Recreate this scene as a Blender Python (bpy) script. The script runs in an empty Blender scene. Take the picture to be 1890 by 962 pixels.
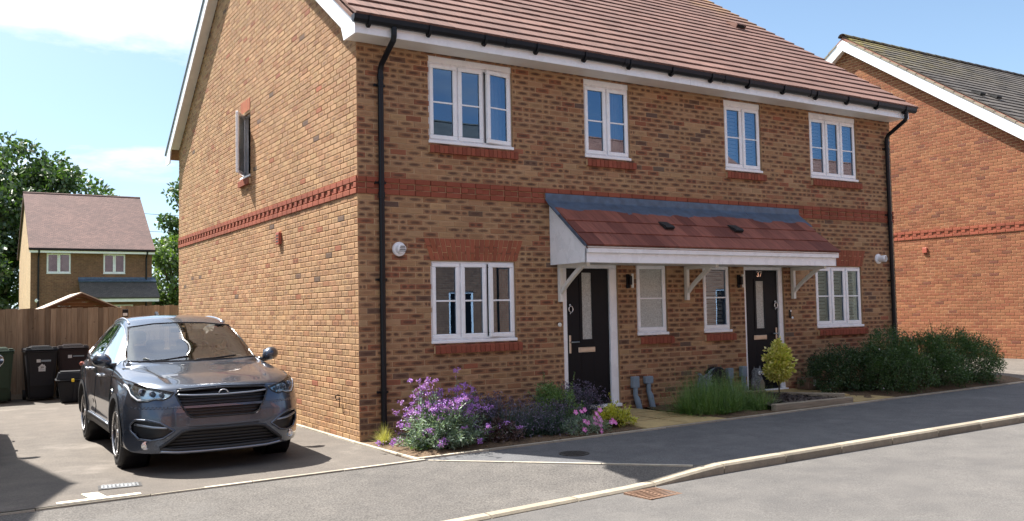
import bpy, bmesh, math, random
import numpy as np
from mathutils import Vector, Matrix
from mathutils.bvhtree import BVHTree
random.seed(7); np.random.seed(7)
scn = bpy.context.scene
COL = scn.collection
R = math.radians

# ------------------------------------------------------------------ camera
CAM = Vector((-4.2967, -10.401, 1.598))
YAW, PITCH, ROLL = R(-32.18), R(3.1215), R(-1.085)
fw = Vector((-math.sin(YAW)*math.cos(PITCH), math.cos(YAW)*math.cos(PITCH), math.sin(PITCH)))
r0 = Vector((math.cos(YAW), math.sin(YAW), 0)); u0 = r0.cross(fw)
CR = math.cos(ROLL)*r0 + math.sin(ROLL)*u0
CU = -math.sin(ROLL)*r0 + math.cos(ROLL)*u0
cam = bpy.data.cameras.new('camera'); cam.sensor_width = 36; cam.lens = 36*1657.58/1890
cam.clip_start = 0.1; cam.clip_end = 3000
co = bpy.data.objects.new('camera', cam); COL.objects.link(co)
co.matrix_world = Matrix(((CR.x, CU.x, -fw.x, CAM.x), (CR.y, CU.y, -fw.y, CAM.y), (CR.z, CU.z, -fw.z, CAM.z), (0, 0, 0, 1)))
scn.camera = co

# ------------------------------------------------------------------ light
SUN = Vector((-.315, .595, 1.0)).normalized()          # towards the sun
EL = math.asin(SUN.z); AZ = math.atan2(SUN.x, SUN.y)
sl = bpy.data.lights.new('sun', 'SUN'); sl.energy = 5.0; sl.angle = R(0.53); sl.color = (1, .94, .86)
so = bpy.data.objects.new('sun', sl); COL.objects.link(so)
so.rotation_euler = SUN.to_track_quat('Z', 'Y').to_euler(); so.location = SUN*60
scn.view_settings.view_transform = 'Standard'; scn.view_settings.look = 'None'
scn.view_settings.exposure = 1.58; scn.view_settings.gamma = 1
scn.cycles.max_bounces = 6; scn.cycles.transparent_max_bounces = 12
scn.cycles.use_denoising = True

W = bpy.data.worlds.new('World'); scn.world = W; W.use_nodes = True
nt = W.node_tree; nt.nodes.clear()
def N(nt, typ, **kw):
    n = nt.nodes.new(typ)
    for k, v in kw.items():
        if k == 'inp':
            for a, b in v.items(): n.inputs[a].default_value = b
        else: setattr(n, k, v)
    return n
def L(nt, a, b): nt.links.new(a, b)
def MATH(nt, op, a, b=None, clamp=False):
    n = nt.nodes.new('ShaderNodeMath'); n.operation = op; n.use_clamp = clamp
    for i, s in enumerate((a, b)):
        if s is None: continue
        if isinstance(s, (int, float)): n.inputs[i].default_value = s
        else: L(nt, s, n.inputs[i])
    return n.outputs[0]
def MIX(nt, fac, a, b, mode='MIX'):
    n = nt.nodes.new('ShaderNodeMix'); n.data_type = 'RGBA'; n.blend_type = mode
    for s, i in ((fac, 0), (a, 6), (b, 7)):
        if isinstance(s, (int, float)): n.inputs[i].default_value = s
        elif isinstance(s, tuple): n.inputs[i].default_value = (*s, 1) if len(s) == 3 else s
        else: L(nt, s, n.inputs[i])
    return n.outputs[2]
def RAMP(nt, fac, stops, interp='LINEAR'):
    n = nt.nodes.new('ShaderNodeValToRGB'); n.color_ramp.interpolation = interp
    e = n.color_ramp.elements
    while len(e) < len(stops): e.new(.5)
    for i, (p, c) in enumerate(stops):
        e[i].position = p; e[i].color = (c, c, c, 1) if isinstance(c, (int, float)) else (*c, 1)
    L(nt, fac, n.inputs[0]); return n.outputs[0]
def NOISE(nt, vec, scale, detail=4, rough=.55, dim='3D'):
    n = nt.nodes.new('ShaderNodeTexNoise'); n.noise_dimensions = dim
    n.inputs['Scale'].default_value = scale; n.inputs['Detail'].default_value = detail; n.inputs['Roughness'].default_value = rough
    if vec is not None: L(nt, vec, n.inputs['Vector'])
    return n.outputs['Fac']
CLOUD_AT = (-14.62, -20.76, 7.13)
sky = N(nt, 'ShaderNodeTexSky'); sky.sky_type = 'NISHITA'; sky.sun_disc = False
sky.sun_elevation = EL; sky.sun_rotation = AZ
sky.air_density = 1.0; sky.dust_density = 0.4; sky.ozone_density = 2.2
tc = N(nt, 'ShaderNodeTexCoord'); sep = N(nt, 'ShaderNodeSeparateXYZ'); L(nt, tc.outputs['Generated'], sep.inputs[0])
den = MATH(nt, 'ADD', MATH(nt, 'MAXIMUM', sep.outputs[2], 0.0), .12)
cv = N(nt, 'ShaderNodeCombineXYZ')
L(nt, MATH(nt, 'DIVIDE', sep.outputs[0], den), cv.inputs[0]); L(nt, MATH(nt, 'DIVIDE', sep.outputs[1], den), cv.inputs[1])
mp = N(nt, 'ShaderNodeMapping'); L(nt, cv.outputs[0], mp.inputs[0]); mp.inputs['Location'].default_value = CLOUD_AT
cn = NOISE(nt, mp.outputs[0], .55, 8, .58)
cn2 = NOISE(nt, mp.outputs[0], 1.3, 6, .55)
mask = RAMP(nt, cn, [(0.50, 0), (0.56, .75), (.62, 1)])
shade = RAMP(nt, cn2, [(.38, (3.4, 4.0, 5.3)), (.58, (6.9, 7.0, 7.3))])
hz = RAMP(nt, sep.outputs[2], [(0.0, .6), (.12, .28), (.42, .05)])
sd = N(nt, 'ShaderNodeVectorMath'); sd.operation = 'DOT_PRODUCT'; L(nt, tc.outputs['Generated'], sd.inputs[0]); sd.inputs[1].default_value = SUN
fwd_ = RAMP(nt, MATH(nt, 'POWER', MATH(nt, 'MAXIMUM', sd.outputs['Value'], 0.0), 5.0), [(0, 1.0), (1, 2.6)])   # clouds scatter forwards: brighter towards the sun
aur = RAMP(nt, MATH(nt, 'POWER', MATH(nt, 'MAXIMUM', sd.outputs['Value'], 0.0), 7.0), [(0, 0.0), (1, .80)])       # hazy aureole round the sun, added and widened to brighten windscreen and gable
skyc = MIX(nt, hz, sky.outputs[0], (4.3, 6.6, 9.0))       # thin summer haze in the air low down
skyc = MIX(nt, aur, skyc, (16, 17, 17.5))
skyc = MIX(nt, mask, skyc, MIX(nt, 1.0, shade, fwd_, 'MULTIPLY'))
bg = N(nt, 'ShaderNodeBackground'); bg.inputs[1].default_value = .058
L(nt, skyc, bg.inputs[0]); wo = N(nt, 'ShaderNodeOutputWorld'); L(nt, bg.outputs[0], wo.inputs[0])

# ------------------------------------------------------------------ object helpers
def link(o, parent=None):
    COL.objects.link(o)
    if parent is not None: o.parent = parent
    return o
def tag(o, label=None, cat=None, group=None, kind=None):
    if label: o['label'] = label
    if cat: o['category'] = cat
    if group: o['group'] = group
    if kind: o['kind'] = kind
    return o
def empty(name, loc=(0, 0, 0), rz=0, **kw):
    o = bpy.data.objects.new(name, None); o.location = loc; o.rotation_euler = (0, 0, rz); o.empty_display_size = .2
    link(o); return tag(o, **kw)
class MB:
    """collects simple shapes and links them as one mesh object"""
    def __init__(s): s.v = []; s.f = []; s.c = []; s.uv = []; s.m = []
    def add(s, vs, fs, col=None, uv=None, mi=0):
        b = len(s.v); s.v.extend([tuple(p) for p in vs])
        for k, f in enumerate(fs):
            s.f.append([b+i for i in f]); s.c.append(col); s.uv.append(uv[k] if uv else None); s.m.append(mi)
        return s
    def box(s, x0, x1, y0, y1, z0, z1, col=None, mi=0):
        vs = [(x0,y0,z0),(x1,y0,z0),(x1,y1,z0),(x0,y1,z0),(x0,y0,z1),(x1,y0,z1),(x1,y1,z1),(x0,y1,z1)]
        return s.add(vs, [(0,3,2,1),(4,5,6,7),(0,1,5,4),(1,2,6,5),(2,3,7,6),(3,0,4,7)], col, None, mi)
    def bbox(s, x0, x1, y0, y1, z0, z1, b=.004, col=None, mi=0):
        """box with small chamfers on all edges"""
        b = min(b, (x1-x0)*.45, (y1-y0)*.45, (z1-z0)*.45)
        bm = bmesh.new(); bmesh.ops.create_cube(bm, size=1)
        for v in bm.verts:
            v.co = Vector(((x0+x1)/2+v.co.x*(x1-x0), (y0+y1)/2+v.co.y*(y1-y0), (z0+z1)/2+v.co.z*(z1-z0)))
        bmesh.ops.bevel(bm, geom=bm.edges[:], offset=b, segments=1, affect='EDGES')
        return s.bm(bm, col, mi)
    def bm(s, bm, col=None, mi=0):
        bm.verts.ensure_lookup_table()
        for i, v in enumerate(bm.verts): v.index = i
        s.add([v.co.copy() for v in bm.verts], [[v.index for v in f.verts] for f in bm.faces], col, None, mi); bm.free(); return s
    def prism(s, pts, axis, a, b, col=None, mi=0):
        """polygon in two coordinates extruded along the third axis"""
        def P(p, t):
            return {'x': (t, p[0], p[1]), 'y': (p[0], t, p[1]), 'z': (p[0], p[1], t)}[axis]
        n = len(pts); vs = [P(p, a) for p in pts]+[P(p, b) for p in pts]
        fs = [list(range(n))[::-1], [n+i for i in range(n)]]+[(i, (i+1) % n, n+(i+1) % n, n+i) for i in range(n)]
        return s.add(vs, fs, col, None, mi)
    def tube(s, pts, r, n=8, col=None, mi=0, cap=True):
        pts = [Vector(p) for p in pts]; rs = r if isinstance(r, (list, tuple)) else [r]*len(pts); vs = []; fs = []
        up = Vector((0, 0, 1)); t0 = (pts[1]-pts[0]).normalized()
        a = t0.cross(up if abs(t0.z) < .9 else Vector((1, 0, 0))).normalized()
        for i, p in enumerate(pts):
            t = (pts[min(i+1, len(pts)-1)]-pts[max(i-1, 0)]).normalized()
            a = (a - t*a.dot(t)).normalized(); b = t.cross(a)
            for k in range(n):
                q = 2*math.pi*k/n; vs.append(p+rs[i]*(math.cos(q)*a+math.sin(q)*b))
        for i in range(len(pts)-1):
            for k in range(n):
                fs.append((i*n+k, i*n+(k+1) % n, (i+1)*n+(k+1) % n, (i+1)*n+k))
        if cap: fs += [list(range(n))[::-1], [(len(pts)-1)*n+k for k in range(n)]]
        return s.add(vs, fs, col, None, mi)
    def lathe(s, prof, n=24, axis='z', c=(0, 0, 0), col=None, mi=0, cap=True):
        """profile (radius, height) spun round an axis"""
        vs = []; fs = []; c = Vector(c)
        for r, h in prof:
            for k in range(n):
                q = 2*math.pi*k/n; a, b = r*math.cos(q), r*math.sin(q)
                vs.append(c+Vector({'z': (a, b, h), 'x': (h, a, b), 'y': (b, h, a)}[axis]))
        for i in range(len(prof)-1):
            for k in range(n): fs.append((i*n+k, i*n+(k+1) % n, (i+1)*n+(k+1) % n, (i+1)*n+k))
        if cap and prof[0][0] > 1e-4: fs.append(list(range(n))[::-1])
        if cap and prof[-1][0] > 1e-4: fs.append([(len(prof)-1)*n+k for k in range(n)])
        return s.add(vs, fs, col, None, mi)
    def mesh(s, name, mats, smooth=False):
        me = bpy.data.meshes.new(name); me.from_pydata(s.v, [], s.f)
        for m in (mats if isinstance(mats, (list, tuple)) else [mats]): me.materials.append(m)
        if any(s.m): me.polygons.foreach_set('material_index', s.m)
        ln = [len(f) for f in s.f]
        if any(c is not None for c in s.c):
            at = me.color_attributes.new('Col', 'FLOAT_COLOR', 'CORNER')
            arr = np.repeat(np.array([c if c is not None else (.5, .5, .5, 0) for c in s.c], dtype=np.float32), ln, axis=0)
            at.data.foreach_set('color', arr.ravel())
        if any(u is not None for u in s.uv):
            uvl = me.uv_layers.new(name='UVMap'); arr = []
            for u, n in zip(s.uv, ln): arr.extend(u if u is not None else [(-1, -1)]*n)
            uvl.data.foreach_set('uv', np.array(arr, dtype=np.float32).ravel())
        if smooth: me.polygons.foreach_set('use_smooth', [True]*len(me.polygons))
        me.update(); return me
    def build(s, name, mats, parent=None, smooth=False, loc=(0, 0, 0), rz=0, **kw):
        o = bpy.data.objects.new(name, s.mesh(name, mats, smooth)); o.location = loc; o.rotation_euler = (0, 0, rz)
        link(o, parent); return tag(o, **kw)
def np_mesh(name, V, F, mat, smooth=False):
    """V (n,3), F (m,k) numpy -> mesh"""
    me = bpy.data.meshes.new(name); V = np.asarray(V, np.float32); F = np.asarray(F, np.int32); m, k = F.shape
    me.vertices.add(len(V)); me.vertices.foreach_set('co', V.ravel())
    me.loops.add(m*k); me.loops.foreach_set('vertex_index', F.ravel())
    me.polygons.add(m); me.polygons.foreach_set('loop_start', np.arange(m, dtype=np.int32)*k)
    try: me.polygons.foreach_set('loop_total', np.full(m, k, np.int32))
    except Exception: pass
    me.update(calc_edges=True); me.validate()
    me.materials.append(mat)
    if smooth: me.polygons.foreach_set('use_smooth', [True]*m)
    return me

# ------------------------------------------------------------------ materials
def newmat(name):
    m = bpy.data.materials.new(name); m.use_nodes = True
    return m, m.node_tree, m.node_tree.nodes['Principled BSDF']
def plain(name, c, rough=.5, metal=0, spec=.5, coat=0, var=.12, vscale=6, bump=0, bscale=60):
    """plain colour with slight mottling and wear"""
    m, nt, b = newmat(name); tcn = N(nt, 'ShaderNodeTexCoord'); v = tcn.outputs['Object']
    n = NOISE(nt, v, vscale, 5, .6)
    lo = tuple(x*(1-var) for x in c); hi = tuple(min(1, x*(1+var)) for x in c)
    L(nt, RAMP(nt, n, [(.3, lo), (.7, hi)]), b.inputs['Base Color'])
    b.inputs['Metallic'].default_value = metal; b.inputs['Specular IOR Level'].default_value = spec
    L(nt, RAMP(nt, n, [(.3, max(0, rough-.06)), (.7, min(1, rough+.06))]), b.inputs['Roughness'])
    if coat: b.inputs['Coat Weight'].default_value = coat; b.inputs['Coat Roughness'].default_value = .04
    if bump:
        bp = N(nt, 'ShaderNodeBump', inp={'Strength': bump, 'Distance': .004}); L(nt, NOISE(nt, v, bscale, 4), bp.inputs['Height']); L(nt, bp.outputs[0], b.inputs['Normal'])
    return m
def brick_mat(name, dark=(.088, .05, .037)):
    """fired brick: base colour from the piece, kiln burn in the middle of its face, painted shade round it, sandy grain"""
    m, nt, b = newmat(name)
    at = N(nt, 'ShaderNodeAttribute'); at.attribute_name = 'Col'
    uv = N(nt, 'ShaderNodeUVMap'); geo = N(nt, 'ShaderNodeNewGeometry'); P = geo.outputs['Position']
    sx = N(nt, 'ShaderNodeSeparateXYZ'); L(nt, uv.outputs[0], sx.inputs[0])
    # two burn centres for low 'second' values come through the v coordinate offset in the UVs; here one soft lozenge
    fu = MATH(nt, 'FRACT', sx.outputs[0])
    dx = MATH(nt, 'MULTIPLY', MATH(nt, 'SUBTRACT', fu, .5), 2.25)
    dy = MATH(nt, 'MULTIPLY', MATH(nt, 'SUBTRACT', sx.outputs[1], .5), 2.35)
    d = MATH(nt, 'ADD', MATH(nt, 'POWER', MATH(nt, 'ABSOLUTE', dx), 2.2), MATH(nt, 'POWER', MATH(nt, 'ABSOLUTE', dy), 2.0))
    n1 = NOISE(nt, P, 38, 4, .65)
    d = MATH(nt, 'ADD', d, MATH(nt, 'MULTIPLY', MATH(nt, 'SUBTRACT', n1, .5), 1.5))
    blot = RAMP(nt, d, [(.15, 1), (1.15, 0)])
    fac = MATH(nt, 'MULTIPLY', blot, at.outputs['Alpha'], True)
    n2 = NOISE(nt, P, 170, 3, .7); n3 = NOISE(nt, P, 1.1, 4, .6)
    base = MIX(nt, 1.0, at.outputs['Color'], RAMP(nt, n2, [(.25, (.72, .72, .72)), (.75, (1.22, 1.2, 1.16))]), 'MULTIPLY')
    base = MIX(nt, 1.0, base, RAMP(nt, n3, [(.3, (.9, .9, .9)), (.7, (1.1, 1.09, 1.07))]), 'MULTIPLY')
    shade_halo = MATH(nt, 'MULTIPLY', RAMP(nt, d, [(.7, .62), (2.1, .30)]), MATH(nt, 'MULTIPLY', at.outputs['Alpha'], at.outputs['Alpha']), True)  # wide brown halo paints shade into strongly burnt bricks, mainly the front wall
    base = MIX(nt, shade_halo, base, (.235, .12, .066))
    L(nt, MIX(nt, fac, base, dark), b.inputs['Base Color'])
    b.inputs['Roughness'].default_value = .92; b.inputs['Specular IOR Level'].default_value = .2
    bp = N(nt, 'ShaderNodeBump', inp={'Strength': .55, 'Distance': .003}); L(nt, n1, bp.inputs['Height']); L(nt, bp.outputs[0], b.inputs['Normal'])
    return m
def surf(name, c1, c2, fine, c3=None, big=.5, bump=.4, rough=.9, island=False, patch=None, objrand=False):
    """granular ground: fine two-tone grain times slow mottling"""
    m, nt, b = newmat(name); geo = N(nt, 'ShaderNodeNewGeometry'); P = geo.outputs['Position']
    n1 = NOISE(nt, P, fine, 3, .75); n2 = NOISE(nt, P, big, 6, .62); n3 = NOISE(nt, P, big*7, 5, .6)
    col = RAMP(nt, n1, [(.32, c1), (.68, c2)])
    col = MIX(nt, 1.0, col, RAMP(nt, n2, [(.3, (.84, .84, .85)), (.7, (1.14, 1.13, 1.11))]), 'MULTIPLY')
    col = MIX(nt, 1.0, col, RAMP(nt, n3, [(.3, (.87, .87, .88)), (.7, (1.13, 1.12, 1.11))]), 'MULTIPLY')
    if objrand:
        oi = N(nt, 'ShaderNodeObjectInfo'); col = MIX(nt, 1.0, col, RAMP(nt, oi.outputs['Random'], [(0, (.80, .79, .78)), (1, (1.16, 1.15, 1.13))]), 'MULTIPLY')
    if patch:
        n4 = NOISE(nt, P, patch[0], 5, .65); col = MIX(nt, RAMP(nt, n4, [(.56, 0), (.70, patch[2])]), col, patch[1])
    if island:
        col = MIX(nt, 1.0, col, RAMP(nt, geo.outputs['Random Per Island'], [(0, (.8, .8, .8)), (1, (1.18, 1.16, 1.14))]), 'MULTIPLY')
    L(nt, col, b.inputs['Base Color']); b.inputs['Roughness'].default_value = rough; b.inputs['Specular IOR Level'].default_value = .25
    if bump:
        bp = N(nt, 'ShaderNodeBump', inp={'Strength': bump, 'Distance': .005}); L(nt, n1, bp.inputs['Height']); L(nt, bp.outputs[0], b.inputs['Normal'])
    return m
def glass_mat(name, tint=.8, ior=1.9, wob=.0, coat=(.97, .98, 1, 1)):
    m = bpy.data.materials.new(name); m.use_nodes = True; nt = m.node_tree; nt.nodes.clear()
    out = N(nt, 'ShaderNodeOutputMaterial'); mx = N(nt, 'ShaderNodeMixShader'); fr = N(nt, 'ShaderNodeFresnel', inp={'IOR': ior})
    tr = N(nt, 'ShaderNodeBsdfTransparent'); tr.inputs[0].default_value = (tint*.94, tint, tint*.98, 1)
    gl = N(nt, 'ShaderNodeBsdfGlossy'); gl.inputs['Roughness'].default_value = 0.0; gl.inputs[0].default_value = coat
    if wob:
        geo = N(nt, 'ShaderNodeNewGeometry'); bp = N(nt, 'ShaderNodeBump', inp={'Strength': wob, 'Distance': .01})
        L(nt, NOISE(nt, geo.outputs['Position'], 3.0, 1), bp.inputs['Height']); L(nt, bp.outputs[0], gl.inputs['Normal'])
    L(nt, fr.outputs[0], mx.inputs[0]); L(nt, tr.outputs[0], mx.inputs[1]); L(nt, gl.outputs[0], mx.inputs[2]); L(nt, mx.outputs[0], out.inputs[0])
    return m
def leaf_mat(name, stops, trans=.3, rough=.5, gloss=.08):
    m = bpy.data.materials.new(name); m.use_nodes = True; nt = m.node_tree; nt.nodes.clear()
    out = N(nt, 'ShaderNodeOutputMaterial'); geo = N(nt, 'ShaderNodeNewGeometry')
    n = NOISE(nt, geo.outputs['Position'], 2.2, 3)
    f = MATH(nt, 'ADD', MATH(nt, 'MULTIPLY', geo.outputs['Random Per Island'], .6), MATH(nt, 'MULTIPLY', n, .4))
    k = len(stops); c = RAMP(nt, f, [(.1+.8*i/(k-1), s) for i, s in enumerate(stops)])
    d = N(nt, 'ShaderNodeBsdfDiffuse'); t = N(nt, 'ShaderNodeBsdfTranslucent'); g = N(nt, 'ShaderNodeBsdfGlossy'); g.inputs['Roughness'].default_value = rough
    L(nt, c, d.inputs[0]); L(nt, MIX(nt, 1.0, c, (1.2, 1.3, .6), 'MULTIPLY'), t.inputs[0])
    a = N(nt, 'ShaderNodeMixShader'); a.inputs[0].default_value = trans; L(nt, d.outputs[0], a.inputs[1]); L(nt, t.outputs[0], a.inputs[2])
    b2 = N(nt, 'ShaderNodeMixShader'); b2.inputs[0].default_value = gloss; L(nt, a.outputs[0], b2.inputs[1]); L(nt, g.outputs[0], b2.inputs[2])
    L(nt, b2.outputs[0], out.inputs[0]); return m
MT = {}
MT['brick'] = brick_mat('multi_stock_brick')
MT['redbrick'] = brick_mat('red_brick', (.12, .035, .02))
MT['mortar'] = surf('mortar', (.40, .275, .165), (.50, .355, .22), 90, bump=.5, big=1.2)
MT['mortar_red'] = surf('mortar_orange', (.50, .335, .185), (.62, .44, .26), 120, bump=.5, big=1.2)
MT['upvc'] = plain('white_upvc', (.86, .88, .91), .28, var=.05, vscale=4)
MT['upvc_cream'] = plain('white_painted_timber', (.78, .76, .70), .45, var=.06, vscale=5)
MT['black'] = plain('black_plastic', (.006, .007, .010), .38, spec=.3, var=.25)
MT['rubber'] = plain('rubber', (.018, .018, .019), .75, var=.25, vscale=20)
MT['glass'] = glass_mat('window_glass', .74, 2.7, .012, (.42, .66, 1, 1))
MT['carglass'] = glass_mat('windscreen_glass', .72, 2.35, .0)
MT['frost'] = plain('obscured_glass', (.42, .44, .42), .22, var=.35, vscale=70, bump=.8, bscale=90)
MT['lead'] = plain('lead_flashing', (.085, .125, .185), .5, metal=.15, var=.3, vscale=9, bump=.15, bscale=14)
MT['chrome'] = plain('chrome', (.75, .75, .76), .12, metal=1, var=.05)
MT['steel'] = plain('satin_steel', (.5, .47, .42), .32, metal=1, var=.08)
MT['greybox'] = plain('grey_plastic', (.20, .26, .32), .5, var=.12, vscale=12)
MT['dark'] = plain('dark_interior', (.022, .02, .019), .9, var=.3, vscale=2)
MT['door'] = plain('black_composite_door', (.0035, .004, .007), .5, spec=.22, var=.3, vscale=16, bump=.25, bscale=40)
MT['blind'] = plain('white_shutter', (.85, .85, .84), .5, var=.05)
MT['curtain'] = plain('net_curtain', (.55, .58, .62), .8, var=.12, vscale=4)
MT['steelgrey'] = plain('grey_steel_cover', (.30, .31, .32), .45, metal=.7, var=.35, vscale=30, bump=.3, bscale=60)
MT['iron'] = plain('cast_iron', (.045, .043, .042), .7, metal=.3, var=.4, vscale=30, bump=.4, bscale=120)
MT['rust'] = surf('rusty_iron', (.085, .05, .034), (.20, .125, .085), 60, bump=.6, big=6)
def tile_mat(name, a, b, moss=None):
    m, nt, bs = newmat(name); geo = N(nt, 'ShaderNodeNewGeometry'); P = geo.outputs['Position']
    oi = N(nt, 'ShaderNodeObjectInfo'); col = RAMP(nt, MATH(nt, 'FRACT', MATH(nt, 'ADD', geo.outputs['Random Per Island'], oi.outputs['Random'])), [(0, a), (1, b)])
    mp = N(nt, 'ShaderNodeMapping'); L(nt, P, mp.inputs[0]); mp.inputs['Scale'].default_value = (26, 2.2, 2.2)
    st = NOISE(nt, mp.outputs[0], 1, 4, .6); g = NOISE(nt, P, 140, 3, .7); w = NOISE(nt, P, .9, 5, .6)
    col = MIX(nt, 1.0, col, RAMP(nt, st, [(.3, (.72, .72, .74)), (.7, (1.22, 1.2, 1.18))]), 'MULTIPLY')
    col = MIX(nt, 1.0, col, RAMP(nt, g, [(.3, (.86, .86, .86)), (.7, (1.14, 1.14, 1.14))]), 'MULTIPLY')
    col = MIX(nt, 1.0, col, RAMP(nt, w, [(.3, (.85, .86, .88)), (.7, (1.12, 1.1, 1.08))]), 'MULTIPLY')
    if moss:
        sp = N(nt, 'ShaderNodeSeparateXYZ'); L(nt, P, sp.inputs[0])
        z0, z1, x0, x1, mc = moss                     # lichen that has spread from the ridge end near the verge
        f = MATH(nt, 'MULTIPLY', RAMP(nt, MATH(nt, 'DIVIDE', MATH(nt, 'SUBTRACT', sp.outputs[2], z0), z1-z0), [(0, 0), (1, 1)]),
                 RAMP(nt, MATH(nt, 'DIVIDE', MATH(nt, 'SUBTRACT', sp.outputs[0], x0), x1-x0), [(0, 0), (1, 1)]))
        f = MATH(nt, 'MULTIPLY', f, RAMP(nt, NOISE(nt, P, 2.4, 5, .7), [(.42, 0), (.6, .65)]))
        col = MIX(nt, f, col, mc)
    L(nt, col, bs.inputs['Base Color']); bs.inputs['Roughness'].default_value = .82; bs.inputs['Specular IOR Level'].default_value = .3
    bp = N(nt, 'ShaderNodeBump', inp={'Strength': .4, 'Distance': .003}); L(nt, g, bp.inputs['Height']); L(nt, bp.outputs[0], bs.inputs['Normal'])
    return m
MT['tile'] = tile_mat('clay_coloured_roof_tile', (.142, .078, .062), (.182, .102, .082), (7.4, 8.9, 9.2, 10.9, (.40, .24, .03)))
MT['porchtile'] = tile_mat('porch_roof_tile', (.15, .05, .038), (.27, .10, .072))
MT['slate'] = tile_mat('grey_concrete_tile', (.055, .05, .046), (.10, .09, .08), (7.6, 9.3, 24, 17.4, (.30, .24, .04)))
MT['fartile'] = tile_mat('far_roof_tile', (.14, .075, .062), (.22, .12, .10))
MT['rear_tile'] = surf('plain_roof_tile', (.20, .10, .075), (.30, .15, .11), 60, bump=.3)

# ------------------------------------------------------------------ the ground
def base(x): return .010*max(-9.0, min(22.0, x))
def road_z(x): return -.098-(.028*(2.33-max(-4.0, x)) if x < 2.33 else -.0095*(min(22.0, x)-2.33))
def kerb_top(x):
    hi, lo = base(x)-.035, road_z(x)+.022
    t = max(0, min(1, (x-1.38)/(2.36-1.38))); return lo+(hi-lo)*t
def line_y(x):          # upper edge of the vehicle crossover
    if x <= .1: return -1.62
    return -1.62-(x-.1)*(3.60-1.62)/(2.2-.1)
def pave_z(x, y): return base(x)-.035*max(0, min(1, (-1.55-y)/2.05))
def cross_z(x, y):
    t = max(0, min(1, (line_y(x)-y)/max(.02, line_y(x)+3.60))); a = pave_z(x, line_y(x)); return a+(kerb_top(x)-a)*t
def sheet(name, xs, ylo, yhi, zf, ny, m, dz=0.0, **kw):
    V = []; F = []
    for x in xs:
        a, b = ylo(x), yhi(x)
        for j in range(ny+1):
            y = a+(b-a)*j/ny; V.append((x, y, zf(x, y)+dz))
    for i in range(len(xs)-1):
        for j in range(ny):
            p = i*(ny+1)+j; F.append((p, p+ny+1, p+ny+2, p+1))
    o = bpy.data.objects.new(name, np_mesh(name, V, F, m, True)); link(o); return tag(o, **kw)
MT['road'] = surf('weathered_road_asphalt', (.062, .060, .058), (.132, .1275, .1235), 75, big=.35, bump=.6, patch=(1.3, (.12, .112, .106), .4))
MT['drive'] = surf('driveway_asphalt', (.074, .066, .058), (.145, .130, .115), 85, big=.45, bump=.6, patch=(.8, (.25, .225, .20), .4))
MT['apron'] = surf('coarse_apron_asphalt', (.048, .045, .043), (.148, .140, .130), 60, big=.5, bump=.8, patch=(1.1, (.13, .125, .12), .4))
MT['pave'] = surf('pavement_asphalt', (.056, .058, .063), (.132, .135, .142), 75, big=.6, bump=.5, patch=(1.5, (.17, .17, .17), .3))
MT['kerb'] = surf('concrete_kerb', (.23, .205, .16), (.31, .275, .22), 120, big=1.5, bump=.3, objrand=True, patch=(5, (.25, .24, .21), .35))
MT['edging'] = surf('concrete_edging', (.32, .295, .24), (.43, .395, .33), 120, big=1.5, bump=.3, objrand=True, patch=(5, (.22, .21, .18), .35))
MT['slab'] = surf('buff_paving_slab', (.33, .25, .12), (.45, .35, .18), 150, big=1.6, bump=.3, island=True, patch=(4, (.24, .21, .12), .5))
MT['soil'] = surf('garden_soil', (.045, .03, .02), (.17, .115, .07), 45, big=3, bump=1.0)
MT['grass'] = surf('mown_grass', (.05, .09, .02), (.09, .14, .035), 30, big=.6, bump=.8)
MT['paint'] = surf('cream_road_paint', (.62, .56, .42), (.74, .68, .53), 160, big=3, bump=.2, patch=(30, (.35, .32, .27), .5))
xs = [-60, -30, -14, -9]+[-8+.5*i for i in range(61)]+[24, 30, 40, 60]
far = sorted(set([-700, -200]+xs+[120, 300, 700]))
sheet('ground', [-900, -300, -60, -20, 0, 20, 60, 300, 900], lambda x: -700, lambda x: 900, lambda x, y: -.42, 12, MT['grass'], kind='structure')
sheet('back_gardens', [-60, -20, -9, 0, 10, 20, 40, 60], lambda x: 10.1, lambda x: 100, lambda x, y: base(x)-.03, 8, MT['grass'], kind='structure')
sheet('road', xs, lambda x: -9.6, lambda x: -3.70, lambda x, y: road_z(x)+.03*(1-((y+6.65)/2.95)**2), 10, MT['road'], kind='structure')
sheet('far_pavement', xs, lambda x: -30, lambda x: -9.55, lambda x, y: road_z(x)+.10, 8, MT['pave'], kind='structure')
dx = [-9]+[-8+.5*i for i in range(17)]
sheet('driveway', [-60, -30, -14]+dx, lambda x: -1.64, lambda x: 10.6, lambda x, y: base(x)*.5, 12, MT['drive'], kind='structure')
cx = [-60, -30, -14]+dx+[.1+.1*i for i in range(1, 22)]
sheet('vehicle_crossover', cx, lambda x: -3.66, lambda x: max(-3.655, line_y(x)), lambda x, y: cross_z(x, max(y, -3.6)), 10, MT['apron'], kind='structure')
px = [.02+.1*i for i in range(23)]+[2.5+.5*i for i in range(44)]+[26, 34, 60]
sheet('pavement', px, lambda x: max(-3.62, line_y(x)) if x < 2.2 else -3.62, lambda x: -1.57+max(0, .0), lambda x, y: pave_z(x, y), 8, MT['pave'], dz=.001, kind='structure')
sheet('side_driveway', [10.3+.7*i for i in range(11)]+[20, 40], lambda x: -1.58, lambda x: 14, lambda x, y: base(x)+.02*max(0, min(1, (y+1.5)/3)), 8, MT['drive'], kind='structure')

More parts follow.
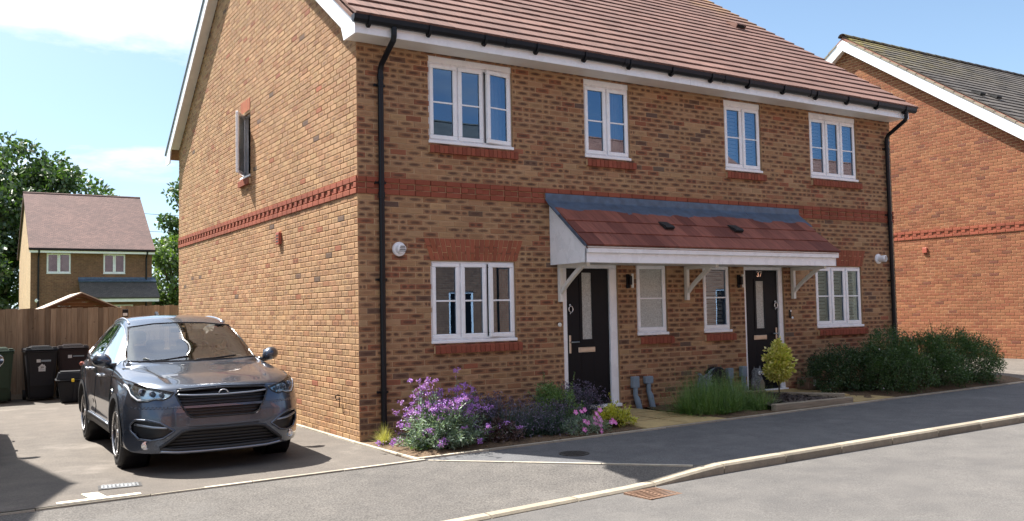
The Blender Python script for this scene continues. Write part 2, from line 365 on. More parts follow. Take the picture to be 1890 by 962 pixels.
# kerb stones, one by one
kroot = empty('kerb', (0, 0, 0), kind='structure')
def kerb_run(x0, x1, yf, top, bot, name='kerb_stone'):
    x = x0
    while x < x1-.05:
        e = min(x+.914, x1); m = MB(); j = .004
        j = .007; n = 3; a = [x+j+(e-x-2*j)*i/n for i in range(n+1)]
        sec = lambda X: [(X, yf, bot(X)-.05), (X, yf, top(X)-.02), (X, yf+.02, top(X)), (X, yf+.125, top(X)), (X, yf+.125, bot(X)-.05)]
        vs = [p for X in a for p in sec(X)]; fs = []
        for i in range(n):
            for k in range(5): fs.append((i*5+k, i*5+(k+1) % 5, (i+1)*5+(k+1) % 5, (i+1)*5+k))
        fs += [(0, 4, 3, 2, 1), tuple(n*5+k for k in range(5))]
        m.add(vs, [f[::-1] for f in fs]); m.build(name, MT['kerb'], kroot); x = e
kerb_run(-9.5, 24, -3.745, lambda x: kerb_top(x)+.006, road_z)
# thin concrete edgings round the bed, the wall foot and between driveway and crossover
eroot = empty('path_edging', (0, 0, 0), kind='structure')
def edging(pts, w=.05, up=.012, zf=pave_z, name='edging_strip'):
    for (x0, y0), (x1, y1) in zip(pts[:-1], pts[1:]):
        L0 = math.hypot(x1-x0, y1-y0); k = max(1, round(L0/.915)); tx, ty = (x1-x0)/L0, (y1-y0)/L0
        for i in range(k):
            a = L0*i/k+.004; b = L0*(i+1)/k-.004; m = MB(); vs = []
            for s in (a, b):
                for q, hz in ((-w/2, -.08), (w/2, -.08), (w/2, up), (-w/2, up)):
                    X, Y = x0+tx*s-ty*q, y0+ty*s+tx*q; vs.append((X, Y, zf(X, Y)+hz))
            m.add(vs, [(0, 1, 2, 3)[::-1], (4, 5, 6, 7), (0, 1, 5, 4)[::-1], (1, 2, 6, 5)[::-1], (2, 3, 7, 6)[::-1], (3, 0, 4, 7)[::-1]])
            m.build(name, MT['edging'], eroot)
edging([(-9.2, -1.63), (.07, -1.63)], zf=lambda x, y: pave_z(x, -1.6))
edging([(.09, -1.66), (2.12, -3.575)], w=.045, up=.008, zf=lambda x, y: pave_z(x, y)-.004)
edging([(.02, -1.56), (10.6, -1.56), (12.4, -1.56)], up=.02, zf=lambda x, y: pave_z(x, -1.5))
edging([(.0, -1.60), (-.045, .0), (-.045, 10.1)], w=.05, up=.020, zf=lambda x, y: base(x)*.5)
edging([(12.4, -1.53), (11.6, 2.9)], up=.01, zf=lambda x, y: base(x)+.02)
edging([(12.5, -1.62), (13.6, -3.57)], w=.045, up=.008, zf=lambda x, y: pave_z(x, y)-.004)
edging([(12.5, -1.57), (20, -1.57)], up=.01, zf=lambda x, y: pave_z(x, -1.5))
# soil of the two beds, a little uneven
def bump(x, y): return .025*math.sin(7*x+3*y)*math.sin(5*y-2*x)+.012*math.sin(19*x)*math.sin(23*y)
sheet('flower_bed_soil', [-.05, 0]+[.05+.08*i for i in range(41)], lambda x: -1.58, lambda x: .02, lambda x, y: base(x)+.004+.045*min(1, max(0, y+1.56)/.6)*min(1, max(0, x)/.25+.1)+bump(x, y)*.7*min(1, max(0, y+1.56)/.3)*min(1, max(0, x)/.3), 20, MT['soil'], kind='structure')
sheet('shrub_bed_soil', [4.5+.1*i for i in range(80)], lambda x: -1.58, lambda x: .02 if x < 10.75 else -.2, lambda x, y: base(x)+.004+.06*min(1, max(0, y+1.56)/.6)+bump(x, y)*.7*min(1, max(0, y+1.56)/.3), 16, MT['soil'], kind='structure')
# slab paths to the two doors
def slab_path(quad, nu, nv, name, lift):
    rt = empty(name, (0, 0, 0), kind='structure'); (a, b, c, d) = [Vector(p) for p in quad]
    P = lambda u, v: (a*(1-u)+b*u)*(1-v)+(d*(1-u)+c*u)*v
    for j in range(nv):
        for i in range(nu):
            g = .012; off = (.5/nu if j % 2 and nu > 1 else 0)
            q = [P(i/nu+g, j/nv+g), P((i+1)/nu-g, j/nv+g), P((i+1)/nu-g, (j+1)/nv-g), P(i/nu+g, (j+1)/nv-g)]
            m = MB(); dz = random.uniform(-.004, .004); top = [Vector((p.x, p.y, p.z+lift+dz+random.uniform(-.002, .002))) for p in q]
            m.add([p-Vector((0, 0, .05)) for p in top]+top, [(3, 2, 1, 0), (4, 5, 6, 7), (0, 1, 5, 4), (1, 2, 6, 5), (2, 3, 7, 6), (3, 0, 4, 7)]); m.build('paving_slab', MT['slab'], rt)
slab_path([(3.28, -1.53, .045), (4.72, -1.53, .055), (4.18, -.02, .125), (3.12, -.02, .125)], 2, 3, 'front_path', .012)
slab_path([(7.42, -1.53, .085), (8.42, -1.53, .095), (7.75, -.02, .175), (6.7, -.02, .175)], 2, 3, 'neighbour_path', .012)
# painted T of the parking bay, the covers, the gully grate
m = MB()
def quad_on(m, pts, zf, dz): m.add([(x, y, zf(x, y)+dz) for x, y in pts], [(0, 1, 2, 3)])
dz0 = lambda x, y: base(x)*.5
quad_on(m, [(-3.47, -1.595), (-2.78, -1.595), (-2.78, -1.51), (-3.47, -1.51)], dz0, .0042); quad_on(m, [(-3.20, -1.508), (-3.06, -1.508), (-3.10, -1.24), (-3.24, -1.24)], dz0, .0042)
m.build('parking_bay_marking', MT['paint'], kind='structure')
t = empty('drain_cover', (-2.88, -1.06, -.014), R(-6), label='small rectangular steel drain cover set in the driveway in front of the car', cat='drain cover')
m = MB(); m.box(-.19, .19, -.11, .11, -.02, .006); m.build('frame', MT['iron'], t)
m = MB(); m.bbox(-.165, .165, -.085, .085, -.01, .012, .004)
for i in range(9):
    for j in range(5): m.box(-.15+.035*i, -.135+.035*i, -.07+.032*j, -.055+.032*j, .012, .016)
m.build('plate', MT['steelgrey'], t)
t = empty('manhole_cover', (1.56, -2.30, pave_z(1.56, -2.3)), 0, label='round dark manhole cover sunk in the shaded pavement beside the flower bed', cat='manhole cover')
m = MB(); m.lathe([(.17, -.03), (.17, .006), (.15, .006), (.15, .001)], 28); m.build('rim', MT['iron'], t)
m = MB(); m.lathe([(.148, -.03), (.148, .004), (.0, .004)], 28)
for i in range(-3, 4):
    for j in range(-3, 4):
        if i*i+j*j < 11: m.box(.038*i-.011, .038*i+.011, .038*j-.011, .038*j+.011, .004, .008)
m.build('plate', MT['iron'], t)
gx, gy = 1.235, -3.975
t = empty('gully_grate', (gx, gy, road_z(gx)+.008), R(2), label='rusty slotted gully grate in the road against the dropped kerb', cat='drain grate')
m = MB(); m.box(-.23, .23, -.215, -.19, -.03, .006); m.box(-.23, .23, .19, .215, -.03, .006); m.box(-.23, -.205, -.19, .19, -.03, .006); m.box(.205, .23, -.19, .19, -.03, .006); m.box(-.012, .012, -.19, .19, -.03, .0055); m.build('frame', MT['rust'], t)
m = MB(); m.box(-.2, .2, -.185, .185, -.05, -.035); m.build('pit', MT['dark'], t)
for i in range(7):
    m = MB(); y = -.165+.055*i; m.box(-.204, -.0125, y-.013, y+.013, -.03, .005); m.box(.0125, .204, y-.013, y+.013, -.03, .005); m.build('bar', MT['rust'], t)

t.scale = (.86, .86, 1)
# ------------------------------------------------------------------ brick walls
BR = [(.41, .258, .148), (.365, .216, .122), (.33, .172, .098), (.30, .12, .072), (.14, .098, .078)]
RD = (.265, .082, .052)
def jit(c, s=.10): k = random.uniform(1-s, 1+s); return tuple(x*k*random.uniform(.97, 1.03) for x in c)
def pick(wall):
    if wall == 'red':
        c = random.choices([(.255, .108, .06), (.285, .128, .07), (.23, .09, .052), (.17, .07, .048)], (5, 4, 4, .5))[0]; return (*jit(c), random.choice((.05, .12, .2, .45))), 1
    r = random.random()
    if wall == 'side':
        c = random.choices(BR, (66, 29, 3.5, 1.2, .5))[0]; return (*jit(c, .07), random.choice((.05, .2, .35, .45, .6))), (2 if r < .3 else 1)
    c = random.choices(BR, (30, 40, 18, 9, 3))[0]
    return (*jit(c), random.uniform(.74, .96) if r < .80 else random.uniform(0, .35)), (2 if r < .22 else 1)  # high alpha: kiln burn plus shade painted over the unlit front wall
def brick_shape(m, l, h, proj, col, rep, x=0, z=0, t=.012, tw=0):
    c, i = .003, .005; p = -proj
    V = [(x, t, z), (x+l, t, z), (x+l, t, z+h), (x, t, z+h), (x, p+c, z), (x+l, p+c, z), (x+l, p+c, z+h), (x, p+c, z+h),
         (x+i, p, z+i), (x+l-i, p+tw, z+i), (x+l-i, p+tw, z+h-i), (x+i, p, z+h-i)]
    F = [(8, 9, 10, 11), (4, 5, 9, 8), (5, 6, 10, 9), (6, 7, 11, 10), (7, 4, 8, 11), (0, 1, 5, 4), (1, 2, 6, 5), (2, 3, 7, 6), (3, 0, 4, 7)]
    a, b = (0, 1) if rep == 1 else (2, 4); o = 2 if rep == 2 else 0
    U = [[(a, 0), (b, 0), (b, 1), (a, 1)]]+[[(0, 0)]*4]*8
    m.add(V, F, col, U)
def lay(u0f, u1f, rows, openings, wall, offs, bands=(), dent=True):
    """list of bricks (u, z, length, height, proud, colour, repeats)"""
    out = []
    for r in rows:
        z = r*.075; zc = z+.0375; iv = [(u0f(zc), u1f(zc))]
        for (a, b, c, d) in openings:
            if c < zc < d:
                nv = []
                for s, e in iv:
                    if b <= s or a >= e: nv.append((s, e)); continue
                    if a > s: nv.append((s, a))
                    if b < e: nv.append((b, e))
                iv = nv
        for s, e in iv:
            if e-s < .02: continue
            red = r in bands; mid = red and r == bands[1] and dent
            st = .1125 if mid else .225; o = offs if r % 2 == 0 else offs-.1125
            if mid: o = 0
            k = math.floor((s-o)/st); js = []
            while o+k*st < e:
                if o+k*st > s+.02 and o+k*st < e-.02: js.append(o+k*st)
                k += 1
            js = [s-.005]+js+[e+.005]; kk = 0
            for a, b in zip(js[:-1], js[1:]):
                l = b-a-.010
                if l < .015: continue
                kk = round((a-o)/st)
                if red:
                    pr = .016 if not mid else (.016 if kk % 2 else -.001)
                    out.append((a+.005, z+.005, l, .065, pr, (*jit(RD, .12), .0), 1))
                else:
                    col, rep = pick(wall)
                    out.append((a+.005, z+.005, l, .065, random.uniform(-.0015, .0022), col, rep))
    return out
def to_px(P):
    d = Vector(P)-CAM; z = d.dot(fw)
    return (945+1657.6*d.dot(CR)/z, 481-1657.6*d.dot(CU)/z) if z > .1 else (-9e3, -9e3)
def emit(bricks, loc, rz, parent, mat, nparts, hide=lambda u, z, rz: False):
    fr = Matrix.Translation(loc) @ Matrix.Rotation(rz, 4, 'Z'); big = []
    return [(b, fr, loc, rz) for b in bricks]
CACHE = {}
def place_bricks(items, parent, mat, n, hidden):
    sc = []
    for k, (b, fr, loc, rz) in enumerate(items):
        u, z, l, h, pr = b[:5]; q = [to_px(fr @ Vector(p)) for p in ((u, 0, z), (u+l, 0, z), (u+l, 0, z+h), (u, 0, z+h))]
        A = abs(sum(q[i][0]*q[(i+1) % 4][1]-q[(i+1) % 4][0]*q[i][1] for i in range(4)))/2
        cxp, cyp = sum(p[0] for p in q)/4, sum(p[1] for p in q)/4
        if not (5 < cxp < 1885 and 5 < cyp < 957) or hidden(cxp, cyp): A = 0
        sc.append((A, k))
    top = set(k for A, k in sorted(sc, reverse=True)[:n] if A > 30)
    mb = {}
    for k, (b, fr, loc, rz) in enumerate(items):
        u, z, l, h, pr, col, rep = b
        if k in top:
            key = (round(l, 2), round(pr, 3) if pr > .01 else 0, tuple(round(c, 1) for c in col), rep, mat.name)
            if key not in CACHE:
                m = MB(); brick_shape(m, l, h, pr, col, rep); CACHE[key] = m.mesh('brick', mat)
            o = bpy.data.objects.new('brick', CACHE[key]); o.matrix_world = fr @ Matrix.Translation((u, 0, z)); link(o, parent)
        else:
            brick_shape(mb.setdefault((tuple(loc), rz), MB()), l, h, pr, col, rep, u, z, tw=random.uniform(-.001, .001))
    for (loc, rz), m in mb.items(): m.build('brickwork', mat, parent, loc=loc, rz=rz, kind='stuff')
def core(m, u0, u1, z0, z1, op, y=.006, dep=.11):
    xs = sorted(set([u0, u1]+[v for o in op for v in o[:2]])); zs = sorted(set([z0, z1]+[v for o in op for v in o[2:4]]))
    for a, b in zip(xs[:-1], xs[1:]):
        for c, d in zip(zs[:-1], zs[1:]):
            if any(o[0] <= a and b <= o[1] and o[2] <= c and d <= o[3] for o in op): continue
            m.add([(a, y, c), (b, y, c), (b, y, d), (a, y, d)], [(0, 1, 2, 3)])
    for a, b, c, d in op:
        V = [(a, y, c), (b, y, c), (b, y, d), (a, y, d), (a, dep, c), (b, dep, c), (b, dep, d), (a, dep, d)]
        m.add(V, [(0, 4, 5, 1)[::-1], (1, 5, 6, 2)[::-1], (2, 6, 7, 3)[::-1], (3, 7, 4, 0)[::-1]])

# ------------------------------------------------------------------ windows and doors (x along the wall, y into it)
def ring(m, x0, x1, z0, z1, w, y0, y1, wb=None, b=.005):
    wb = wb or w
    m.bbox(x0, x1, y0, y1, z0, z0+wb, b); m.bbox(x0, x1, y0, y1, z1-w, z1, b)
    m.bbox(x0, x0+w, y0, y1, z0+wb+.0005, z1-w-.0005, b); m.bbox(x1-w, x1, y0, y1, z0+wb+.0005, z1-w-.0005, b)
def window(parent, loc, rz, x0, x1, z0, z1, lights, opens=(), back=None, bar=True, y=.03, head=0.0, gl=None, label=None, cill=True, glass=None):
    fx = .035; m = MB()
    ring(m, x0, x1, z0, z1-head, fx, y, y+.07)
    if head: m.bbox(x0-.004, x1+.004, y-.008, y+.075, z1-head, z1, .004)
    n = len(lights); tot = sum(lights); xi = x0+fx; wid = x1-x0-2*fx; edges = [xi]
    for l in lights: edges.append(edges[-1]+wid*l/tot)
    for e in edges[1:-1]: m.bbox(e-.016, e+.016, y+.012, y+.068, z0+fx, z1-head-fx, .003)
    if cill: m.bbox(x0-.008, x1+.008, -.022, y+.03, z0-.042, z0-.001, .006)
    root = m.build('window', MT['upvc'], parent, loc=loc, rz=rz)
    if label: root['label'] = label
    for i in range(n):
        a, b = edges[i]+(.0 if i == 0 else .012)-(.012 if i == 0 else 0), edges[i+1]-(.0 if i == n-1 else .012)+(.012 if i == n-1 else 0)
        zz0, zz1 = z0+.02, z1-head-.02; ang = dict(opens).get(i, 0)
        piv = Vector((b if ang > 0 else a, y-.018, 0)); T = lambda o: None
        sw = .058
        def put(o):
            if ang: o.location = piv; o.rotation_euler = (0, 0, ang)
        ox = piv.x if ang else 0; oy = piv.y if ang else 0
        m = MB(); ring(m, a-ox, b-ox, zz0, zz1, sw, y-.018-oy, y+.03-oy, b=.008); m.bm_ = None
        o = m.build('sash', MT['upvc'], root); put(o)
        m = MB(); g = y+.008-oy; ga, gb, gc, gd = a+sw-.006-ox, b-sw+.006-ox, zz0+sw-.006, zz1-sw+.006
        m.add([(ga, g, gc), (gb, g, gc), (gb, g, gd), (ga, g, gd)], [(0, 1, 2, 3)]); o = m.build('pane', glass or MT['glass'], root); put(o)
        m = MB(); q = .007; ring(m, ga, gb, gc, gd, q, g-.006, g-.001, b=.001); o = m.build('gasket', MT['black'], root); put(o)
        if bar:
            m = MB(); zc = (zz0+zz1)/2-.005; m.bbox(ga, gb, g-.009, g-.0015, zc-.011, zc+.011, .003); o = m.build('glazing_bar', MT['upvc'], root); put(o)
    if back == 'shutter':
        zc = z0+.06
        while zc < z1-head-.06:
            m = MB(); m.prism([(y+.075, zc), (y+.092, zc+.048), (y+.097, zc+.046), (y+.080, zc-.002)], 'x', x0+.03, x1-.03); m.build('shutter_slat', MT['blind'], root); zc += .062
        m = MB()
        for e in edges: m.box(max(x0+.01, e-.03), min(x1-.01, e+.03), y+.0715, y+.105, z0+.03, z1-head-.03)
        m.build('shutter_frame', MT['blind'], root)
    if back in ('curtain', 'curtain_right'):
        def fold(a, b):
            V = []; F = []; k = 24
            for i in range(k+1):
                xx = a+(b-a)*i/k; yy = y+.16+.022*math.sin(i*1.7)
                V += [(xx, yy, z0+.03), (xx, yy, z1-.03)]
            for i in range(k): F.append((2*i, 2*i+2, 2*i+3, 2*i+1))
            m = MB(); m.add(V, F); m.build('curtain', MT['curtain'], root, smooth=True)
        if back == 'curtain': fold(x0+.02, x0+(x1-x0)*.22)
        fold(x1-(x1-x0)*.33, x1-.02)
    return root
def sill_bricks(parent, loc, rz, x0, x1, ztop, n, mat):
    root = MB(); root.box(x0+.003, x1-.003, -.040, .012, ztop-.118, ztop-.022); s = root.build('brick_sill', MT['mortar_red'], parent, loc=loc, rz=rz)
    w = (x1-x0)/n
    me = []
    for v in range(3):
        m = MB(); a, b = .004, w-.004
        m.prism([(-.052, -.12), (-.052, -.028), (-.046, -.02), (.03, .0), (.03, -.12)], 'x', a, b, (*jit(RD, .16), 0)); me.append(m.mesh('sill_brick', mat))
    for i in range(n):
        o = bpy.data.objects.new('sill_brick', me[i % 3]); o.location = (x0+w*i, 0, ztop+random.uniform(-.0015, .0015)); link(o, s)
    return s
def arch_bricks(parent, loc, rz, xb0, xb1, zb, xt0, xt1, zt, n, mat):
    m = MB(); m.add([(xb0, -.001, zb+.002), (xb1, -.001, zb+.002), (xt1, -.001, zt-.002), (xt0, -.001, zt-.002)], [(0, 1, 2, 3)])
    s = m.build('brick_arch', MT['mortar_red'], parent, loc=loc, rz=rz)
    for i in range(n):
        cut = .36 if i % 2 else .64
        for v0, v1 in ((0, cut), (cut, 1)):
            g = .0045; dv = .0045/(zt-zb); va, vb = v0+dv, v1-dv; P = []
            for u, v in ((i/n, va), ((i+1)/n, va), ((i+1)/n, vb), (i/n, vb)):
                x = (xb0+(xb1-xb0)*u)*(1-v)+(xt0+(xt1-xt0)*u)*v; P.append([x+(g if u == i/n else -g), zb+(zt-zb)*v])
            m = MB(); m.prism([tuple(p) for p in P], 'y', -.007, .008, (*jit((.29, .097, .058), .14), 0)); m.build('arch_brick', mat, s)
    return s
def text(body, size, loc, mat, parent, name, bold=0):
    cu = bpy.data.curves.new(name, 'FONT'); cu.body = body; cu.size = size; cu.extrude = .001; cu.align_x = 'CENTER'; cu.align_y = 'CENTER'; cu.offset = bold
    tmp = bpy.data.objects.new(name, cu); COL.objects.link(tmp); me = bpy.data.meshes.new_from_object(tmp.evaluated_get(bpy.context.evaluated_depsgraph_get())); bpy.data.objects.remove(tmp); bpy.data.curves.remove(cu)
    me.materials.clear(); me.materials.append(mat); o = bpy.data.objects.new(name, me); o.location = loc; o.rotation_euler = (R(90), 0, 0); link(o, parent); return o
def door(parent, loc, x0, x1, z0, z1, hand, fl, fr, glx, glz, number=None):
    m = MB(); y = .03
    m.bbox(x0, x0+fl, y, y+.09, z0+.05, z1-.075); m.bbox(x1-fr, x1, y, y+.09, z0+.05, z1-.075); m.bbox(x0, x1, y, y+.09, z1-.074, z1); m.bbox(x0-.01, x1+.01, -.03, y+.09, z0, z0+.048, .006)
    fo = m.build('door_frame', MT['upvc'], parent, loc=loc)
    a, b, c, d = x0+fl+.003, x1-fr-.003, z0+.052, z1-.078; yl = y+.03; g0, g1 = glx; h0, h1 = glz
    m = MB(); m.bbox(a, g0, yl, yl+.04, c, d, .003); m.bbox(g1, b, yl, yl+.04, c, d, .003); m.box(g0, g1, yl, yl+.04, c, h0); m.box(g0, g1, yl, yl+.04, h1, d)
    for xx in (g0, g1): m.box(xx-.022, xx+.022, yl-.008, yl-.0005, h0-.02, h1+.02)
    m.box(g0+.0225, g1-.0225, yl-.008, yl-.0005, h0-.02, h0+.02); m.box(g0+.0225, g1-.0225, yl-.008, yl-.0005, h1-.02, h1+.02)
    m.box(a+.02, b-.02, yl-.02, yl-.001, c+.012, c+.05)
    dr = m.build('door', MT['door'], parent, loc=loc)
    m = MB(); m.box(g0+.02, g1-.02, yl+.006, yl+.012, h0+.01, h1-.01); m.build('door_glass', MT['frost'], dr)
    lx, lz = (g0+g1)/2-.02, h0-.13
    m = MB(); m.bbox(lx-.15, lx+.15, yl-.014, yl-.001, lz-.038, lz+.038, .005); m.bbox(lx-.12, lx+.12, yl-.020, yl-.0145, lz-.022, lz+.022, .004); m.build('letterbox', MT['steel'], dr)
    hx = a+.055 if hand < 0 else b-.055; hz = z0+.93
    m = MB(); m.bbox(hx-.018, hx+.018, yl-.012, yl-.001, hz-.13, hz+.13, .006); sx = 1 if hand < 0 else -1
    m.tube([(hx, yl-.012, hz+.03), (hx, yl-.05, hz+.03), (hx+sx*.03, yl-.055, hz+.03), (hx+sx*.13, yl-.055, hz+.03)], .009, 8); m.build('door_handle', MT['steel'], dr)
    kx = a+.065 if hand < 0 else b-.065; kz = z0+1.43; m = MB()
    pts = [(kx+.036*math.sin(q), yl-.028, kz+.045*math.cos(q)) for q in [i*math.pi/8 for i in range(17)]]; m.tube(pts, .008, 6); m.lathe([(.022, -.001), (.022, -.02), (.0, -.03)], 12, 'y', (kx, yl, kz+.06)); m.lathe([(.012, -.001), (.012, -.02), (.0, -.022)], 10, 'y', (kx, yl, kz-.06)); m.build('door_knocker', MT['chrome'], dr, smooth=True)
    if number:
        text(number, .13, (lx+.02, yl-.006, h1+.095), MT['chrome'], dr, 'house_number', .002)
    return dr

# ------------------------------------------------------------------ the pair of houses
Wd, Dp, SL = 10.72, 10.18, .69
house = empty('semi_detached_house', (0, 0, 0), label='large brown brick pair of semi-detached houses with two black front doors under one tiled porch', cat='house')
OPF = [(1.0, 2.3, 3.79, 4.98), (3.54, 4.39, 3.79, 4.98), (6.38, 7.23, 3.79, 4.98), (8.45, 9.72, 3.79, 4.98),
       (1.0, 2.3, 1.17, 2.25), (4.44, 5.05, 1.17, 2.25), (5.80, 6.40, 1.17, 2.25), (8.47, 9.72, 1.17, 2.25),
       (3.09, 4.09, -.2, 2.25), (6.72, 7.66, -.2, 2.25)]
OPS = [(-5.22, -4.65, 3.92, 5.06)]
m = MB(); core(m, .006, Wd-.006, -.3, 5.03, OPF); m.build('front_wall', MT['mortar'], house)
m = MB(); core(m, -Dp+.006, -.006, -.3, 5.03, OPS[:0]+[(-5.22, -4.65, 3.92, 5.03)])
m.add([(-Dp+.006, .006, 5.03), (-.006, .006, 5.03), (-5.09, .006, 8.72)], [(0, 1, 2)])
m.build('side_wall', MT['mortar'], house, rz=R(-90))
m = MB(); m.box(.15, Wd-.006, Dp-.12, Dp-.006, -.3, 5.02); m.add([(Wd-.006, .01, -.3), (Wd-.006, Dp, -.3), (Wd-.006, Dp, 5.03), (Wd-.006, 5.09, 8.5), (Wd-.006, .01, 5.03)], [(0, 1, 2, 3, 4)]); m.build('rear_wall', MT['mortar'], house)
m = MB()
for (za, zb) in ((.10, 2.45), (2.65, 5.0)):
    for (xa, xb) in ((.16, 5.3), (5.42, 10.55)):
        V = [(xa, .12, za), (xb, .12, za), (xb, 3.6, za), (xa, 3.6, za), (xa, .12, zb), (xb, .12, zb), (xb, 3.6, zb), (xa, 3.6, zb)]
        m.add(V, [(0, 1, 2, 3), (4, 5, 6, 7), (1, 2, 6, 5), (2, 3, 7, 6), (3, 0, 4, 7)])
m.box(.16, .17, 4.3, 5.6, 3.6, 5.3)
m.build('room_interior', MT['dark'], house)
DOORS = [(3.09, 4.09, -.2, 2.25), (6.72, 7.66, -.2, 2.25)]
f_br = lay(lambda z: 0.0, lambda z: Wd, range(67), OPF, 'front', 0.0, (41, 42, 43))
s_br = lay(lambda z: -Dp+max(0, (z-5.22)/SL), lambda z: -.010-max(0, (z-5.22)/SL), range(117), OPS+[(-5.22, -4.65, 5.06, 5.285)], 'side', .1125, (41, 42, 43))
def hid(x, y):
    if 300 < y < 560 and 1000 < x < 1540 and 355 < y < 490: return True
    if y > 690 and x > 690: return True
    return False
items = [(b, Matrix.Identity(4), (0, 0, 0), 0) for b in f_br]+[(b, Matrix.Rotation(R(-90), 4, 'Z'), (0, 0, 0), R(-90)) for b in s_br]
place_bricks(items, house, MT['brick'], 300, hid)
# soldier bricks over the gable window, arches and sills
m = MB(); m.box(-5.21, -4.66, -.004, .02, 5.065, 5.28); sol = m.build('brick_lintel', MT['mortar_red'], house, rz=R(-90))
for i in range(7):
    m = MB(); a = -5.218+.081*i; brick_shape(m, .073, .21, .006, (*jit((.36, .11, .065), .12), 0), 1, a, 5.067); m.build('lintel_brick', MT['brick'], sol)
Z0 = (0, 0, 0)
sill_bricks(house, Z0, 0, .99, 2.36, 3.785, 20, MT['brick']); sill_bricks(house, Z0, 0, 3.55, 4.47, 3.785, 12, MT['brick'])
sill_bricks(house, Z0, 0, 6.38, 7.29, 3.785, 12, MT['brick']); sill_bricks(house, Z0, 0, 8.45, 9.79, 3.785, 18, MT['brick'])
sill_bricks(house, Z0, 0, 1.03, 2.37, 1.165, 18, MT['brick']); sill_bricks(house, Z0, 0, 4.46, 5.13, 1.165, 9, MT['brick'])
sill_bricks(house, Z0, 0, 5.80, 6.46, 1.165, 9, MT['brick']); sill_bricks(house, Z0, 0, 8.48, 9.79, 1.165, 17, MT['brick'])
sill_bricks(house, Z0, R(-90), -5.26, -4.60, 3.915, 9, MT['brick'])
arch_bricks(house, Z0, 0, 1.0, 2.32, 2.252, .90, 2.43, 2.548, 20, MT['brick'])
arch_bricks(house, Z0, 0, 8.45, 9.74, 2.252, 8.35, 9.85, 2.548, 20, MT['brick'])
h10 = .10
window(house, Z0, 0, 1.003, 2.297, 3.835, 4.978, [1, 1, 1], opens=[(2, R(9))], head=h10, back='curtain_right')
window(house, Z0, 0, 3.543, 4.387, 3.835, 4.978, [1, 1], back='curtain_right', head=h10)
window(house, Z0, 0, 6.383, 7.227, 3.835, 4.978, [1, 1], back='shutter', head=h10)
window(house, Z0, 0, 8.453, 9.717, 3.835, 4.978, [1, 1, 1], back='shutter', head=h10)
window(house, Z0, 0, 1.003, 2.297, 1.215, 2.247, [1, 1, 1], opens=[(2, R(7))])
window(house, Z0, 0, 4.443, 5.047, 1.215, 2.247, [1], glass=MT['frost'], label='small frosted window beside the nearer front door')
window(house, Z0, 0, 5.803, 6.397, 1.215, 2.247, [1], back='shutter')
window(house, Z0, 0, 8.473, 9.717, 1.215, 2.247, [1, 1, 1], back='shutter')
window(house, Z0, R(-90), -5.215, -4.655, 3.965, 5.055, [1], opens=[(0, R(-30))], y=.055, bar=False, glass=MT['frost'], label='narrow gable window with its sash swung open')
door(house, Z0, 3.093, 4.087, .155, 2.247, -1, .085, .135, (3.44, 3.66), (1.13, 2.13))
door(house, Z0, 6.723, 7.657, .155, 2.247, 1, .06, .10, (7.02, 7.25), (1.19, 2.01), number='37')
# eaves, gutter and downpipes
m = MB(); m.bbox(-.155, Wd-.02, -.398, -.012, 4.985, 5.0, .002); m.build('soffit', MT['upvc_cream'], house)
m = MB(); m.bbox(-.185, 5.26, -.422, -.400, 4.965, 5.19, .004); m.bbox(5.264, Wd-.01, -.422, -.400, 4.965, 5.19, .004); m.build('fascia', MT['upvc'], house)
m = MB(); pr = [(-.425, 5.165), (-.43, 5.11), (-.455, 5.075), (-.495, 5.075), (-.525, 5.11), (-.53, 5.165), (-.522, 5.165), (-.517, 5.113), (-.491, 5.085), (-.459, 5.085), (-.438, 5.113), (-.433, 5.165)]
m.prism(pr, 'x', -.23, Wd+.09)
for xx in (-.235, Wd+.08): m.prism(pr[:6], 'x', xx, xx+.012)
for xx in (1.9, 3.9, 5.9, 7.9): m.prism([(y-.006 if y < -.48 else y+.004, z-.006 if z < 5.15 else z+.004) for y, z in pr[:6]], 'x', xx, xx+.09)
gut = m.build('gutter', MT['black'], house)
m = MB(); m.prism([(-.424, 5.06), (-.424, 5.17), (-.432, 5.17), (-.436, 5.10), (-.46, 5.068), (-.50, 5.068), (-.534, 5.11), (-.538, 5.165), (-.545, 5.165), (-.54, 5.10), (-.505, 5.052), (-.46, 5.03)], 'x', 0, .035); bm_ = m.mesh('gutter_bracket', MT['black'])
for i in range(14):
    o = bpy.data.objects.new('gutter_bracket', bm_); o.location = (-.05+.81*i, 0, 0); link(o, gut)
for px_ in (.30, 10.54):
    m = MB(); m.tube([(px_, -.478, 5.08), (px_, -.478, 4.98), (px_, -.46, 4.93), (px_, -.10, 4.72), (px_, -.06, 4.66), (px_, -.055, 4.6), (px_, -.055, .05)], .036, 12)
    for zz in (4.60, 3.1): m.tube([(px_, -.055, zz), (px_, -.055, zz-.07)], .043, 12)
    d = m.build('downpipe', MT['black'], house, smooth=False)
    for zz in (4.48, 3.24, 2.02, .62):
        m = MB(); m.tube([(px_, -.055, zz), (px_, -.055, zz-.035)], .042, 12); m.box(px_-.075, px_+.075, -.03, -.003, zz-.032, zz-.003); m.build('pipe_clip', MT['black'], d)
